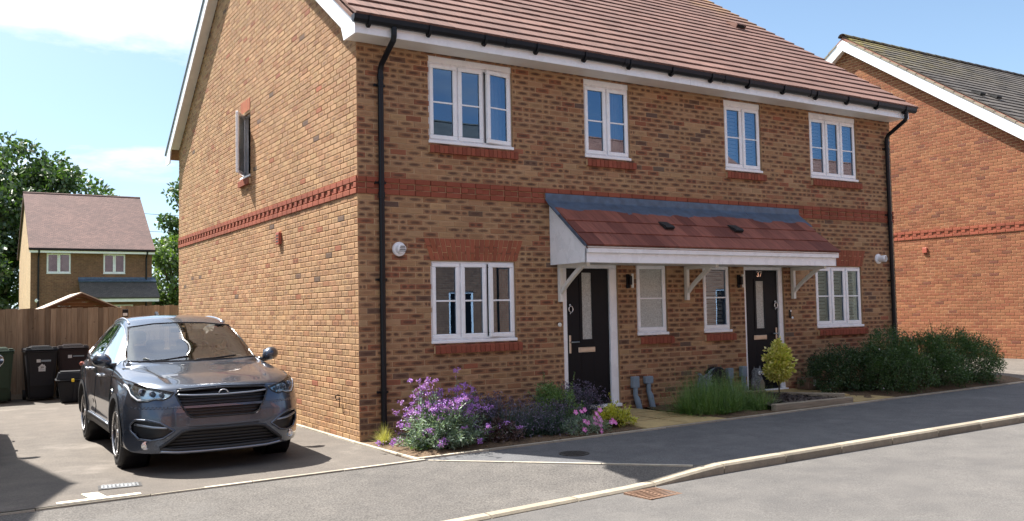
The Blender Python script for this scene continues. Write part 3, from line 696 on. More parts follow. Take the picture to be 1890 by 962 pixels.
# verge boards of the near gable
for sgn in (0, 1):
    Y = lambda y: (Dp-y if sgn else y)
    c = 5.14+(.08 if sgn else 0); tt = 5.405+(.08 if sgn else 0)
    pts = [(-.42, 4.96), (-.06, 4.96), (.02, c+.0), (5.085, c+SL*5.09), (5.085, tt+SL*5.09), (-.42, tt-SL*.42)]
    m = MB(); m.prism([(Y(a), b) for a, b in pts], 'x', -.19, -.165); m.build('barge_board', MT['upvc'], house)
    m = MB(); m.prism([(Y(0.03), c+.035), (Y(5.08), c+.035+SL*5.08), (Y(5.08), c+.05+SL*5.08), (Y(0.03), c+.05)], 'x', -.164, -.001); m.build('verge_soffit', MT['upvc_cream'], house)
    m = MB(); m.prism([(Y(-.45), tt-SL*.45+.004), (Y(5.085), tt+SL*5.085+.004), (Y(5.085), tt+SL*5.085+.05), (Y(-.45), tt-SL*.45+.05)], 'x', -.215, -.155); m.build('verge_cap', MT['greybox'] if sgn else MT['tile'], house)
# roof
PIT = math.atan(SL); CP, SP = math.cos(PIT), math.sin(PIT)
def course_mesh(x0, x1, w, off, mat, ln=.40, th=.028, g=.0025):
    m = MB(); x = x0
    k0 = x0-off
    xs_ = [x0]; xx = x0+w-off
    while xx < x1-.03: xs_.append(xx); xx += w
    xs_.append(x1)
    for a, b in zip(xs_[:-1], xs_[1:]):
        a += g; b -= g; d = random.uniform(-.002, .003)
        V = [(a, 0, 0), (b, 0, 0), (b, 0, th+d), (a, 0, th+d), (a, ln, -.012), (b, ln, -.012), (b, ln, .008), (a, ln, .008), (a, .006, th+.003+d), (b, .006, th+.003+d)]
        m.add(V, [(0, 1, 2, 3), (3, 2, 9, 8), (8, 9, 6, 7), (0, 3, 8, 7, 4), (1, 5, 6, 9, 2)])
    return m.mesh('tile_course', mat)
def tile_roof(parent, x0, x1, y_e, z_e, slope_len, gauge, w, mat, sl=PIT, loc=(0, 0, 0)):
    cm = [course_mesh(x0, x1, w, o, mat, th=.034, g=.0012) for o in (0, w/2)]; n = int(slope_len/gauge)
    for i in range(n):
        o = bpy.data.objects.new('tile_course', cm[i % 2]); s = i*gauge
        o.location = (loc[0], loc[1]+y_e+s*math.cos(sl), loc[2]+z_e+s*math.sin(sl)); o.rotation_euler = (sl, 0, 0); link(o, parent)
def deck(parent, x0, x1, ye, ze, yr, zr, yb, zb, mat, loc=(0, 0, 0)):
    m = MB(); m.prism([(ye, ze-.02), (yr, zr-.02), (yb, zb-.02), (yb, zb-.06), (yr, zr-.10), (ye, ze-.06)], 'x', x0, x1); m.build('roof_deck', mat, parent, loc=loc)
ZE = 5.165
ZR = ZE+SL*(5.09+.50)
deck(house, -.15, Wd+.10, -.49, ZE, 5.09, ZR, Dp+.5, ZE, MT['rear_tile'])
tile_roof(house, -.215, Wd+.13, -.515, ZE-.005, 6.78, .308, .335, MT['tile'])
m = MB(); n = 10
for k in range(n+1):
    pass
m = MB(); V = []; F = []
for s, r in ((0, .125), (.012, .13), (.43, .118), (.44, .11)):
    for k in range(9): q = math.pi*k/8; V.append((s, -r*math.cos(q), r*.8*math.sin(q)))
for s in range(3):
    for k in range(8): F.append((s*9+k, (s+1)*9+k, (s+1)*9+k+1, s*9+k+1))
m.add(V, F); rm = m.mesh('ridge_tile', MT['slate'], True)
for i in range(25):
    o = bpy.data.objects.new('ridge_tile', rm); o.location = (-.2+.44*i, 5.09, ZR-.02); link(o, house)
def vent_tile(parent, x, y, z, mat, s=1.0, pit=None):
    m = MB(); m.prism([(0, .02), (0, .11*s), (.03, .125*s), (.36*s, .03), (.36*s, .01)], 'x', -.15*s, .15*s); a = m.build('roof_vent', mat, parent, loc=(x, y, z)); a.rotation_euler = (pit or PIT, 0, 0)
    m = MB(); m.box(-.12*s, .12*s, -.006, .002, .035, .10*s); b = m.build('vent_mouth', MT['black'], a)
vent_tile(house, 9.62, 2.62, ZE+SL*3.12+.02, MT['tile'], .9)
# porch canopy over both doors
XA, XB = 2.885, 7.97
can = MB(); can.bbox(XA, XB, -.835, -.812, 2.205, 2.395, .004); can.bbox(XA+.01, XB+.02, -.875, -.836, 2.335, 2.425, .006)
can = can.build('porch_canopy', MT['upvc'], house)
m = MB(); m.box(XA+.02, XB-.02, -.811, -.005, 2.222, 2.24); m.build('canopy_soffit', MT['upvc_cream'], can)
for xx in (XA, XB-.014):
    m = MB(); m.prism([(-.003, 2.21), (-.003, 2.84), (-.455, 2.21)], 'x', xx, xx+.012); m.build('cheek_panel', MT['upvc'], can)
    m = MB(); m.prism([(-.003, 2.848), (-.003, 3.06), (-.62, 2.60), (-.76, 2.47), (-.835, 2.425), (-.835, 2.21), (-.461, 2.21)], 'x', xx, xx+.012); m.build('cheek_panel', MT['upvc'], can)
p2_ = math.atan(.665/.86)
tw = (XB-XA+.04)/19; cms = []
for v in range(6):
    m = MB(); a, b, ln, th = .0018, tw-.0018, .36, .026
    V = [(a, 0, 0), (b, 0, 0), (b, 0, th), (a, 0, th), (a, ln, -.01), (b, ln, -.01), (b, ln, .008), (a, ln, .008)]
    m.add(V, [(0, 1, 2, 3), (3, 2, 6, 7), (0, 3, 7, 4), (1, 5, 6, 2), (0, 4, 5, 1)]); cms.append(m.mesh('roof_tile', MT['porchtile']))
for r in range(3):
    s = r*.302
    for i in range(19+(r % 2)):
        o = bpy.data.objects.new('roof_tile', cms[(i*5+r*3) % 6]); X = XA-.02+tw*(i-(.5 if r % 2 else 0))
        if r % 2 and i in (0, 19):
            X = max(XA-.02, min(X, XB+.02-tw)); X += (.0005 if i else -.0005); 
        dz = (.003 if (r % 2 and i in (0, 19)) else 0)
        o.location = (X, -.905+s*math.cos(p2_), 2.425+s*math.sin(p2_)-dz); o.rotation_euler = (p2_+random.uniform(-.004, .004), random.uniform(-.003, .003), 0); link(o, can)
m = MB(); m.prism([(-.88, 2.40), (-.0, 3.075), (-.0, 3.045), (-.86, 2.385)], 'x', XA+.005, XB-.005); m.build('canopy_deck', MT['rear_tile'], can)
for xx in (XA-.028, XB+.013):
    m = MB(); m.prism([(-.885, 2.425), (-.84, 2.425), (-.70, 2.53), (0, 3.075), (0, 3.125), (-.86, 2.46)], 'x', xx, xx+.018); m.build('verge_flashing', MT['lead'], can)
nl = 4
for i in range(nl):
    a = 2.80+(8.07-2.80)*i/nl+.004; b = 2.80+(8.07-2.80)*(i+1)/nl+(.006 if i < nl-1 else -.004)
    dz = .003*(i % 2); ya, za = -.29+.0, 3.205-.30*.665/.86*1.0
    m = MB(); V = []; F = []; k = 8
    for j in range(k+1):
        x = a+(b-a)*j/k; w = random.uniform(-.004, .004)
        V += [(x, -.026-dz+w*.3, 3.225), (x, -.030-dz+w, 3.125), (x, -.07-dz, 3.085+dz), (x, -.30, 2.905+dz+w), (x, -.302, 2.893+dz+w)]
    for j in range(k):
        for q in range(4): F.append((j*5+q, j*5+q+1, (j+1)*5+q+1, (j+1)*5+q))
    m.add(V, F); m.build('lead_flashing', MT['lead'], can)
for xx in (4.62, 6.04): vent_tile(can, xx, -.905+.44*math.cos(p2_), 2.425+.44*math.sin(p2_)+.01, MT['rubber'], .55, p2_)
for xx in (3.0, 5.40, 7.83):
    m = MB(); m.bbox(xx, xx+.058, -.065, -.002, 1.69, 2.218, .004); m.bbox(xx, xx+.058, -.70, -.066, 2.165, 2.22, .004)
    pts = []
    for t in range(7):
        q = t/6; pts.append((-.076-.50*q, 1.80+.355*q**.82))
    lo = [(a, b) for a, b in pts]; hi_ = [(a, b+.065) for a, b in pts]
    m.prism(lo+hi_[::-1], 'x', xx+.006, xx+.052); m.build('gallows_bracket', MT['upvc_cream'], house)
# small wall fittings
for k, (xx, zz) in enumerate(((.55, 2.39), (10.21, 2.40))):
    m = MB(); m.lathe([(.092, -.002), (.092, -.02), (.085, -.028), (.05, -.03)], 24, 'y', (xx, 0, zz)); m.lathe([(.06, -.028), (.06, -.10 if k == 0 else -.16), (.05, -.11 if k == 0 else -.17), (.0, -.11 if k == 0 else -.17)], 18, 'y', (xx, 0, zz)); v = m.build('flue_terminal', MT['upvc'], house, smooth=False)
    m = MB()
    for j in range(4): m.box(xx-.045+.006*j, xx+.05-.004*j, -.113 if k == 0 else -.173, -.108 if k == 0 else -.168, zz-.035+.02*j, zz-.025+.02*j)
    m.build('flue_grille', MT['black'], v)
for xx in (4.27, 6.58):
    m = MB(); m.bbox(xx-.03, xx+.03, -.03, -.002, 1.88, 2.09, .006); m.bbox(xx-.025, xx+.015, -.10, -.031, 1.93, 2.06, .005); l = m.build('wall_lamp', MT['black'], house)
    m = MB(); m.tube([(xx+.035, -.075, 1.885), (xx+.035, -.075, 2.095)], .019, 10); m.build('lamp_glass', MT['upvc_cream'], l)
m = MB(); m.lathe([(.03, -.002), (.03, -.012), (.024, -.018), (.0, -.018)], 18, 'y', (3.02, 0, 1.37)); m.lathe([(.012, -.018), (.01, -.023), (0, -.023)], 12, 'y', (3.02, 0, 1.37)); m.build('doorbell', MT['upvc_cream'], house)
m = MB(); m.bbox(7.755, 7.80, -.03, -.002, 1.365, 1.505, .012); db = m.build('video_doorbell', MT['black'], house)
m = MB(); m.bbox(7.762, 7.793, -.034, -.0305, 1.47, 1.50, .008); m.lathe([(.021, -.031), (.021, -.037), (0, -.04)], 14, 'y', (7.81, 0, 1.37)); m.build('doorbell_button', MT['upvc'], db)
for xx, zt, w in ((4.33, .575, .062), (4.585, .565, .075), (6.28, .60, .06), (6.585, .615, .062)):
    m = MB(); m.bbox(xx-w, xx+w, -.085, -.003, zt-.17 if w < .07 else zt-.11, zt, .012); b0 = zt-.18 if w < .07 else zt-.12
    m.tube([(xx, -.05, b0+.03), (xx, -.05, b0-.10), (xx+.02, -.06, b0-.16), (xx+.05, -.09, .06)], [.036, .036, .046, .044], 10); m.build('cable_duct', MT['greybox'], house)
MT['redplastic'] = plain('terracotta_plastic', (.36, .085, .05), .6, var=.15)
m = MB(); m.bbox(-3.14, -2.99, -.05, .0, 2.66, 2.84, .006); ab = m.build('air_vent', MT['redplastic'], house, rz=R(-90))
m = MB()
for j in range(3): m.box(-3.12, -3.01, -.052, -.0495, 2.69+.045*j, 2.712+.045*j)
m.build('vent_slot', MT['dark'], ab)
m = MB(); m.tube([(-.60, .0, .53), (-.61, -.05, .55), (-.64, -.07, .53), (-.64, -.05, .48), (-.61, -.03, .49)], .007, 6); m.tube([(-.62, -.02, .52), (-.60, -.02, .38)], .005, 6); m.build('cable_stub', MT['black'], house, rz=R(-90))

# ------------------------------------------------------------------ the red brick house to the right
RX, RY, RZ = 17.4, .80, .17
rh = empty('brick_house', (0, 0, 0), label='orange-red brick house end with white barge boards and dark tiled roof at the right edge', cat='house')
locR = (RX, RY, RZ); MR = Matrix.Translation(locR) @ Matrix.Rotation(R(-90), 4, 'Z')
m = MB(); m.add([(-Dp, .006, -.5), (-.006, .006, -.5), (-.006, .006, 5.03), (-5.09, .006, 8.72), (-Dp, .006, 5.03)], [(0, 1, 2, 3, 4)]); m.build('side_wall', MT['mortar_red'], rh, loc=locR, rz=R(-90))
m = MB(); m.box(RX+.02, RX+12, RY+Dp-.2, RY+Dp-.01, -.3, RZ+5.03); m.build('rear_wall', MT['mortar_red'], rh)
rb = lay(lambda z: -Dp+max(0, (z-5.2)/SL), lambda z: -max(0, (z-5.2)/SL), range(117), [], 'red', .0, (41, 42, 43))
def hid2(x, y): return x < 1690 or (y > 600 and x < 1835)
place_bricks([(b, MR, locR, R(-90)) for b in rb], rh, MT['redbrick'], 300, hid2)
for sgn in (0, 1):
    Y = lambda y: RY+(Dp-y if sgn else y)
    c = 5.10+RZ; tt = 5.40+RZ
    m = MB(); m.prism([(Y(a), b) for a, b in [(-.42, 4.96+RZ), (-.06, 4.96+RZ), (.02, c), (5.085, c+SL*5.09), (5.085, tt+SL*5.09), (-.42, tt-SL*.42)]], 'x', RX-.19, RX-.165); m.build('barge_board', MT['upvc'], rh)
    m = MB(); m.prism([(Y(.03), c+.035), (Y(5.08), c+.035+SL*5.08), (Y(5.08), c+.05+SL*5.08), (Y(.03), c+.05)], 'x', RX-.164, RX-.001); m.build('verge_soffit', MT['upvc_cream'], rh)
    for i in range(21):
        m = MB(); s0, s1 = i*.308*CP-.45, (i+1)*.308*CP-.45+.012; dz = .012*(i % 2)
        m.prism([(Y(s0), tt+SL*s0+.006), (Y(s1), tt+SL*s1+.006), (Y(s1), tt+SL*s1+.05), (Y(s0), tt+SL*s0+.075)], 'x', RX-.205, RX-.12); m.build('verge_mortar', MT['kerb'], rh)
deck(rh, -.15, 14, -.49, ZE, 5.09, ZR, Dp+.5, ZE, MT['rear_tile'], loc=locR)
tile_roof(rh, -.14, 13, -.515, ZE-.005, 6.78, .308, .335, MT['slate'], loc=locR)
for i in range(30):
    o = bpy.data.objects.new('ridge_tile', rm); o.location = (RX-.2+.44*i, RY+5.09, RZ+ZR-.02); link(o, rh)
for xx in (.70, 1.45): vent_tile(rh, RX+xx, RY+1.62, RZ+ZE+SL*2.12+.03, MT['rubber'], .75)
m = MB(); m.bbox(-2.99, -2.86, -.04, .0, 2.70, 2.84, .008); m.build('air_vent', MT['redplastic'], rh, loc=locR, rz=R(-90))

# ------------------------------------------------------------------ plainer houses further off
def fine_brick(name, c1, c2, mo):
    m, nt, b = newmat(name); tcn = N(nt, 'ShaderNodeTexCoord'); v = tcn.outputs['Object']; sp = N(nt, 'ShaderNodeSeparateXYZ'); L(nt, v, sp.inputs[0])
    cb = N(nt, 'ShaderNodeCombineXYZ'); L(nt, MATH(nt, 'ADD', sp.outputs[0], sp.outputs[1]), cb.inputs[0]); L(nt, sp.outputs[2], cb.inputs[1])
    br = N(nt, 'ShaderNodeTexBrick', inp={'Scale': 1.0, 'Mortar Size': .008, 'Brick Width': .225, 'Row Height': .075, 'Color1': (*c1, 1), 'Color2': (*c2, 1), 'Mortar': (*mo, 1), 'Bias': 0.0}); L(nt, cb.outputs[0], br.inputs[0])
    n = NOISE(nt, v, 1.5, 5); n2 = NOISE(nt, v, 9, 3, .7)
    c = MIX(nt, 1.0, br.outputs[0], RAMP(nt, n, [(.3, (.85, .85, .85)), (.7, (1.15, 1.14, 1.12))]), 'MULTIPLY')
    c = MIX(nt, 1.0, c, RAMP(nt, n2, [(.3, (.75, .75, .75)), (.7, (1.2, 1.2, 1.2))]), 'MULTIPLY')
    L(nt, c, b.inputs['Base Color']); b.inputs['Roughness'].default_value = .9
    bp = N(nt, 'ShaderNodeBump', inp={'Strength': .6, 'Distance': .006}); L(nt, br.outputs['Fac'], bp.inputs['Height']); bp.invert = True; L(nt, bp.outputs[0], b.inputs['Normal'])
    return m
def fine_tile(name, a, b_):
    m, nt, b = newmat(name); tcn = N(nt, 'ShaderNodeTexCoord'); v = tcn.outputs['Object']; sp = N(nt, 'ShaderNodeSeparateXYZ'); L(nt, v, sp.inputs[0])
    cb = N(nt, 'ShaderNodeCombineXYZ'); L(nt, sp.outputs[0], cb.inputs[0]); L(nt, MATH(nt, 'MULTIPLY', sp.outputs[2], 1.7), cb.inputs[1])
    br = N(nt, 'ShaderNodeTexBrick', inp={'Scale': 1.0, 'Mortar Size': .006, 'Brick Width': .18, 'Row Height': .11, 'Color1': (*a, 1), 'Color2': (*b_, 1), 'Mortar': (a[0]*.5, a[1]*.5, a[2]*.5, 1)}); L(nt, cb.outputs[0], br.inputs[0])
    n = NOISE(nt, v, .9, 5); c = MIX(nt, 1.0, br.outputs[0], RAMP(nt, n, [(.3, (.82, .82, .84)), (.7, (1.16, 1.14, 1.12))]), 'MULTIPLY')
    L(nt, c, b.inputs['Base Color']); b.inputs['Roughness'].default_value = .85
    bp = N(nt, 'ShaderNodeBump', inp={'Strength': .8, 'Distance': .02}); L(nt, br.outputs['Fac'], bp.inputs['Height']); bp.invert = True; L(nt, bp.outputs[0], b.inputs['Normal'])
    return m
FB = fine_brick('distant_brown_brick', (.23, .112, .066), (.165, .079, .05), (.245, .155, .10)); FR = fine_brick('distant_red_brick', (.36, .15, .08), (.27, .10, .055), (.36, .25, .16))
FBUFF = fine_brick('distant_buff_and_sunlit_brick', (.44, .30, .175), (.40, .26, .14), (.42, .32, .21))
FT = fine_tile('distant_plain_tile', (.105, .060, .054), (.15, .086, .076)); FS = fine_tile('distant_grey_tile', (.075, .07, .065), (.11, .10, .09)); FO = fine_tile('distant_orange_tile', (.30, .12, .075), (.38, .17, .11))
OPR = [(1.4, 2.7, 3.8, 4.95), (4.2, 5.2, 3.8, 4.95), (1.4, 2.7, 1.2, 2.25), (6.4, 7.6, 1.2, 2.25), (6.4, 7.6, 3.8, 4.95)]
m = MB(); core(m, .02, 11.0, -.4, 5.03, OPR, y=.01); m.build('front_wall', FR, rh, loc=locR)
for a, b, c, e in OPR: window(rh, locR, 0, a+.003, b-.003, c+.04, e-.003, [1, 1], back='curtain')
m = MB(); m.box(.1, 10.9, .4, .45, 0, 5.0); m.build('room_interior', MT['dark'], rh, loc=locR)
m = MB(); m.box(-.18, 11.0, -.422, -.40, 4.965, 5.19); m.build('fascia', MT['upvc'], rh, loc=locR)
m = MB(); m.box(-.15, 11.0, -.398, .0, 4.985, 5.0); m.build('soffit', MT['upvc_cream'], rh, loc=locR)
def small_house(loc, rz, w, d, ez, slope, wins, doors, bm, sm, rm_, porch=None, label='', flue=None, group=None):
    t = empty('house', loc, rz, label=label, cat='house', group=group); op = [(a, b, c, e) for a, b, c, e in wins]+[(a, b, c, e) for a, b, c, e in doors]
    m = MB(); core(m, 0, w, -.4, ez, op, y=0); m.build('front_wall', bm, t)
    m = MB(); ap = ez+slope*d/2
    for xx in (.003, w-.003): m.add([(xx, .003, -.4), (xx, d, -.4), (xx, d, ez), (xx, d/2, ap-.05), (xx, .003, ez)], [(0, 1, 2, 3, 4)])
    m.box(.02, w-.02, d-.1, d-.003, -.4, ez); m.build('side_wall', sm, t)
    m = MB(); m.box(.1, w-.1, .3, .35, .0, ez); m.build('room_interior', MT['dark'], t)
    m = MB(); q = .10; m.prism([(-.38, ez-.10), (d/2, ap+.16), (d+.38, ez-.10), (d+.38, ez-.0), (d/2, ap+.30), (-.38, ez+.03)], 'x', -q, w+q); m.build('roof', rm_, t)
    m = MB(); m.prism([(-.06, 0), (0, .06), (.06, 0)], 'x', -q-.01, w+q+.01); rr = m.build('roof_ridge', rm_, t); rr.location = (0, d/2, ap+.29)
    m = MB(); m.box(-.08, w+.08, -.345, -.32, ez-.21, ez-.03); m.build('fascia', MT['upvc'], t)
    m = MB(); m.box(-.12, w+.12, -.44, -.346, ez-.06, ez+.03); m.build('gutter', MT['black'], t)
    for xx in (.35, w-.3):
        m = MB(); m.tube([(xx, -.39, ez-.05), (xx, -.37, ez-.18), (xx, -.06, ez-.4), (xx, -.06, 0)], .04, 8); m.build('downpipe', MT['black'], t)
    for a, b, c, e in wins: window(t, (0, 0, 0), 0, a+.003, b-.003, c+.04, e-.003, [1, 1] if b-a > .8 else [1], bar=False, back='curtain' if (a+c) % 2 < 1 else None)
    for a, b, c, e in doors:
        m = MB(); ring(m, a, b, c, e, .07, .03, .1); m.build('door_frame', MT['upvc'], t); m = MB(); m.bbox(a+.07, b-.07, .05, .08, c+.07, e-.07); m.build('door', MT['door'], t)
    if porch:
        a, b, zt, zb, pj = porch; m = MB(); m.prism([(0, zt), (-pj, zb), (-pj, zb-.08), (0, zt-.14)], 'x', a, b); pc = m.build('porch_roof', FS if rm_ is FT else rm_, t)
        m = MB(); m.box(a+.03, b-.03, -pj+.05, -pj+.07, zb-.24, zb-.08); m.build('porch_fascia', MT['upvc'], pc)
        m = MB(); m.prism([(-.01, zt+.14), (-.01, zt), (-.2, zt-.12), (-.22, zt-.08), (-.03, zt+.05)], 'x', a-.02, b+.02); m.build('porch_flashing', MT['lead'], pc)
    if flue:
        m = MB(); m.lathe([(.1, 0), (.1, -.05), (.05, -.06), (.05, -.1), (0, -.1)], 16, 'y', (flue[0], 0, flue[1])); m.build('flue_terminal', MT['upvc'], t)
    return t
small_house((-.77, 40.8, -.0), 0, 5.78, 8.4, 5.12, .73, [(.72, 1.84, 3.86, 4.92), (3.37, 4.45, 3.86, 4.92), (.7, 1.84, 1.15, 2.35), (3.75, 4.85, .6, 2.25)], [], FB, FBUFF, FT, porch=(2.2, 5.95, 3.55, 2.62, 1.25), flue=(.3, 2.5), label='distant detached brown brick house with a plain tiled roof seen beyond the fence')  # buff side walls: sunlight on the same brick put into its colour
small_house((-15.6, -.35, 0), 0, 9.5, 10.0, 5.05, SL, [(1, 2.3, 3.8, 4.95), (6.2, 7.5, 3.8, 4.95), (1, 2.3, 1.2, 2.25), (6.2, 7.5, 1.2, 2.25)], [(4.2, 5.1, .15, 2.25)], FB, FBUFF, FO, label='neighbouring brick house just outside the left edge, known by its pointed shadow on the driveway')
hw = [(1, 2.3, 3.8, 4.95), (3.6, 4.4, 3.8, 4.95), (6.2, 7.5, 3.8, 4.95), (1, 2.3, 1.2, 2.25), (6.2, 7.5, 1.2, 2.25)]
small_house((3.2, -15.0, -.1), R(180), 8.6, 9, 5.05, .75, hw, [(4.2, 5.1, .15, 2.25)], FB, FBUFF, FO, porch=(3.6, 5.8, 3.0, 2.5, .8), label='brown brick house across the road, mirrored in the nearest windows')
small_house((14.2, -14.6, -.05), R(180), 8.6, 9, 5.05, .75, hw, [(4.2, 5.1, .15, 2.25)], FB, FB, FS, label='grey-tiled brown brick house across the road, mirrored in the windows')
small_house((26.0, -14.8, 0), R(180), 9.4, 9, 5.05, .75, hw, [(4.2, 5.1, .15, 2.25)], FR, FR, FO, label='red brick house across the road, mirrored in the furthest windows')
small_house((38.5, -14.8, .1), R(180), 9.4, 9, 5.05, .75, hw, [(4.2, 5.1, .15, 2.25)], FBUFF, FBUFF, FO, label='buff brick house with orange tiles furthest along the opposite side of the road')
small_house((-8.2, -15.5, -.15), R(180), 8.6, 9, 5.05, .75, hw, [(4.2, 5.1, .15, 2.25)], FR, FR, FS, label='red brick house with grey tiles behind the photographer, across the road to the left')

# ------------------------------------------------------------------ boundary fence and shed
MT['wood'] = None
def wood_mat(name, a, b_, grain=(30, 30, 2.2)):
    m, nt, b = newmat(name); geo = N(nt, 'ShaderNodeNewGeometry'); P = geo.outputs['Position']; oi = N(nt, 'ShaderNodeObjectInfo')
    mp = N(nt, 'ShaderNodeMapping'); L(nt, P, mp.inputs[0]); mp.inputs['Scale'].default_value = grain
    g = NOISE(nt, mp.outputs[0], 1, 5, .65); k = NOISE(nt, P, 7, 2, .5)
    c = RAMP(nt, g, [(.3, a), (.7, b_)])
    c = MIX(nt, 1.0, c, RAMP(nt, oi.outputs['Random'], [(0, (.58, .55, .53)), (1, (1.25, 1.22, 1.18))]), 'MULTIPLY')
    c = MIX(nt, RAMP(nt, k, [(.68, 0), (.74, .75)]), c, (a[0]*.35, a[1]*.3, a[2]*.3))
    L(nt, c, b.inputs['Base Color']); b.inputs['Roughness'].default_value = .85; b.inputs['Specular IOR Level'].default_value = .2
    bp = N(nt, 'ShaderNodeBump', inp={'Strength': .5, 'Distance': .004}); L(nt, g, bp.inputs['Height']); L(nt, bp.outputs[0], b.inputs['Normal']); return m
MT['fence'] = wood_mat('weathered_fence_timber', (.235, .18, .13), (.39, .315, .235)); MT['sleeper'] = wood_mat('timber_sleeper', (.19, .17, .135), (.34, .30, .24), (2.5, 30, 30)); MT['shed'] = wood_mat('stained_shed_timber', (.08, .032, .02), (.14, .06, .038), (3, 3, 40)); MT['felt'] = plain('mineral_roof_felt', (.42, .34, .28), .85, var=.15, vscale=14, bump=.4, bscale=150)
fence = empty('boundary_fence', (0, 10.3, 0), label='weathered close-boarded timber fence closing the back of the driveway', cat='fence')
def board_mesh(h):
    m = MB(); m.prism([(0, .0), (.093, -.006), (.1045, .010), (.1045, .018), (0, .022)], 'z', 0, h); return m.mesh('fence_board', MT['fence'])
bmsh = [board_mesh(h) for h in (1.715, 1.725, 1.73)]
x = -7.6; i = 0
while x < -1.22:
    o = bpy.data.objects.new('fence_board', bmsh[i % 3]); o.location = (x, 0, base(x)*.5+.09); o.rotation_euler = (0, random.uniform(-.004, .004), random.uniform(-.02, .02)); link(o, fence); x += .1; i += 1
x = -1.12
while x < .16:
    o = bpy.data.objects.new('fence_board', bmsh[i % 3]); o.location = (x, .28, base(x)*.5+.115); o.rotation_euler = (0, random.uniform(-.004, .004), random.uniform(-.02, .02)); link(o, fence); x += .1; i += 1
m = MB(); m.bbox(-7.6, -1.2, .02, .05, .35, .43); m.bbox(-7.6, -1.2, .02, .05, 1.45, 1.53); m.build('fence_rail', MT['fence'], fence)
m = MB(); m.bbox(-1.19, .15, .30, .33, 1.45, 1.53); m.build('fence_rail', MT['fence'], fence)
for xx, yy in ((-6.9, .06), (-4.7, .06), (-3.0, .06), (-1.17, .02)):
    m = MB(); m.bbox(xx-.045, xx+.045, yy, yy+.09, -.1, 1.80); m.build('fence_post', MT['fence'], fence)
m = MB(); m.box(-7.6, -1.2, -.005, .03, -.1, .085); m.build('gravel_board', MT['kerb'], fence)
m = MB(); m.bbox(-1.13, -1.0, -.04, .02, 1.60, 1.76, .01); lt = m.build('solar_light', MT['black'], empty('fence_lamp', (0, 10.4, 0), label='small black solar lamp fixed near the top of the fence beside its corner post', cat='lamp'))
m = MB(); m.bbox(-1.11, -1.02, -.045, -.0405, 1.62, 1.68, .006); m.build('lamp_lens', MT['blind'], lt.parent)
sh = empty('garden_shed', (-1.62, 13.0, 0), label='small timber garden shed with a pale felt gable roof poking above the fence', cat='shed')
m = MB(); m.box(-.72, .72, 0, 2.2, 0, 1.78); m.build('shed_wall', MT['shed'], sh)
for i in range(4):
    z = 1.79+.088*i; hw_ = .74*(1-(z-1.79)/.42)
    if hw_ > .08: m = MB(); m.prism([(-hw_, z), (hw_, z), (hw_-.14, z+.082), (-hw_+.14, z+.082)] if hw_ > .2 else [(-hw_, z), (hw_, z), (0, z+.06)], 'y', -.012, .012); m.build('gable_board', MT['shed'], sh)
for s in (-1, 1):
    m = MB(); m.prism([(0, 2.20), (s*.92, 1.78), (s*.92, 1.75), (0, 2.165)], 'y', -.12, 2.3); m.build('shed_roof', MT['felt'], sh)
    m = MB(); m.prism([(0, 2.17), (s*.90, 1.765), (s*.90, 1.70), (0, 2.10)], 'y', -.145, -.122); m.build('shed_fascia', MT['shed'], sh)

# ------------------------------------------------------------------ the parked car (front towards -y, local origin at mid wheelbase on the ground)
def carpaint(name, c, metal=.55):
    m, nt, b = newmat(name); geo = N(nt, 'ShaderNodeNewGeometry'); n = NOISE(nt, geo.outputs['Position'], 900, 2)
    L(nt, RAMP(nt, n, [(.3, tuple(x*.8 for x in c)), (.7, tuple(x*1.25 for x in c))]), b.inputs['Base Color'])
    b.inputs['Metallic'].default_value = metal; b.inputs['Roughness'].default_value = .27; b.inputs['Coat Weight'].default_value = 1; b.inputs['Coat Roughness'].default_value = .02; b.inputs['Coat IOR'].default_value = 1.42
    return m
MT['paint_grey'] = carpaint('dark_grey_metallic_paint', (.072, .088, .12), .75); MT['paint_blue'] = carpaint('dark_blue_metallic_paint', (.03, .035, .05))
MT['trim'] = plain('gloss_black_trim', (.012, .012, .014), .18, var=.1); MT['clad'] = plain('black_cladding', (.022, .023, .026), .55, var=.15, vscale=30)
MT['grille'] = plain('grille_black', (.006, .006, .008), .35, var=.2); MT['silver'] = plain('silver_trim', (.30, .33, .38), .35, metal=.9, var=.05)
MT['reflector'] = plain('lamp_reflector', (.74, .77, .82), .22, metal=1, var=.25, vscale=40); MT['lens'] = glass_mat('lamp_lens', .92, 1.5); MT['led'] = plain('lamp_diffuser', (.85, .87, .90), .25, var=.03)
MT['alloy'] = plain('machined_alloy', (.45, .45, .46), .25, metal=1, var=.06); MT['alloyd'] = plain('dark_alloy', (.03, .03, .034), .35, metal=.5, var=.1)
MT['seat'] = plain('dark_upholstery', (.03, .03, .033), .85, var=.2)
def cub(xs, ys):
    xs = np.array(xs, float); ys = np.array(ys, float); d = np.diff(ys)/np.diff(xs); m = np.zeros(len(xs)); m[0], m[-1] = d[0], d[-1]
    for i in range(1, len(xs)-1): m[i] = 0 if d[i-1]*d[i] <= 0 else 2*d[i-1]*d[i]/(d[i-1]+d[i])
    def f(x):
        x = min(max(x, xs[0]), xs[-1]); i = min(max(int(np.searchsorted(xs, x))-1, 0), len(xs)-2); h = xs[i+1]-xs[i]; t = (x-xs[i])/h
        return (2*t**3-3*t*t+1)*ys[i]+(t**3-2*t*t+t)*h*m[i]+(-2*t**3+3*t*t)*ys[i+1]+(t**3-t*t)*h*m[i+1]
    return f
def C2(*p): return cub([a for a, b in p], [b for a, b in p])
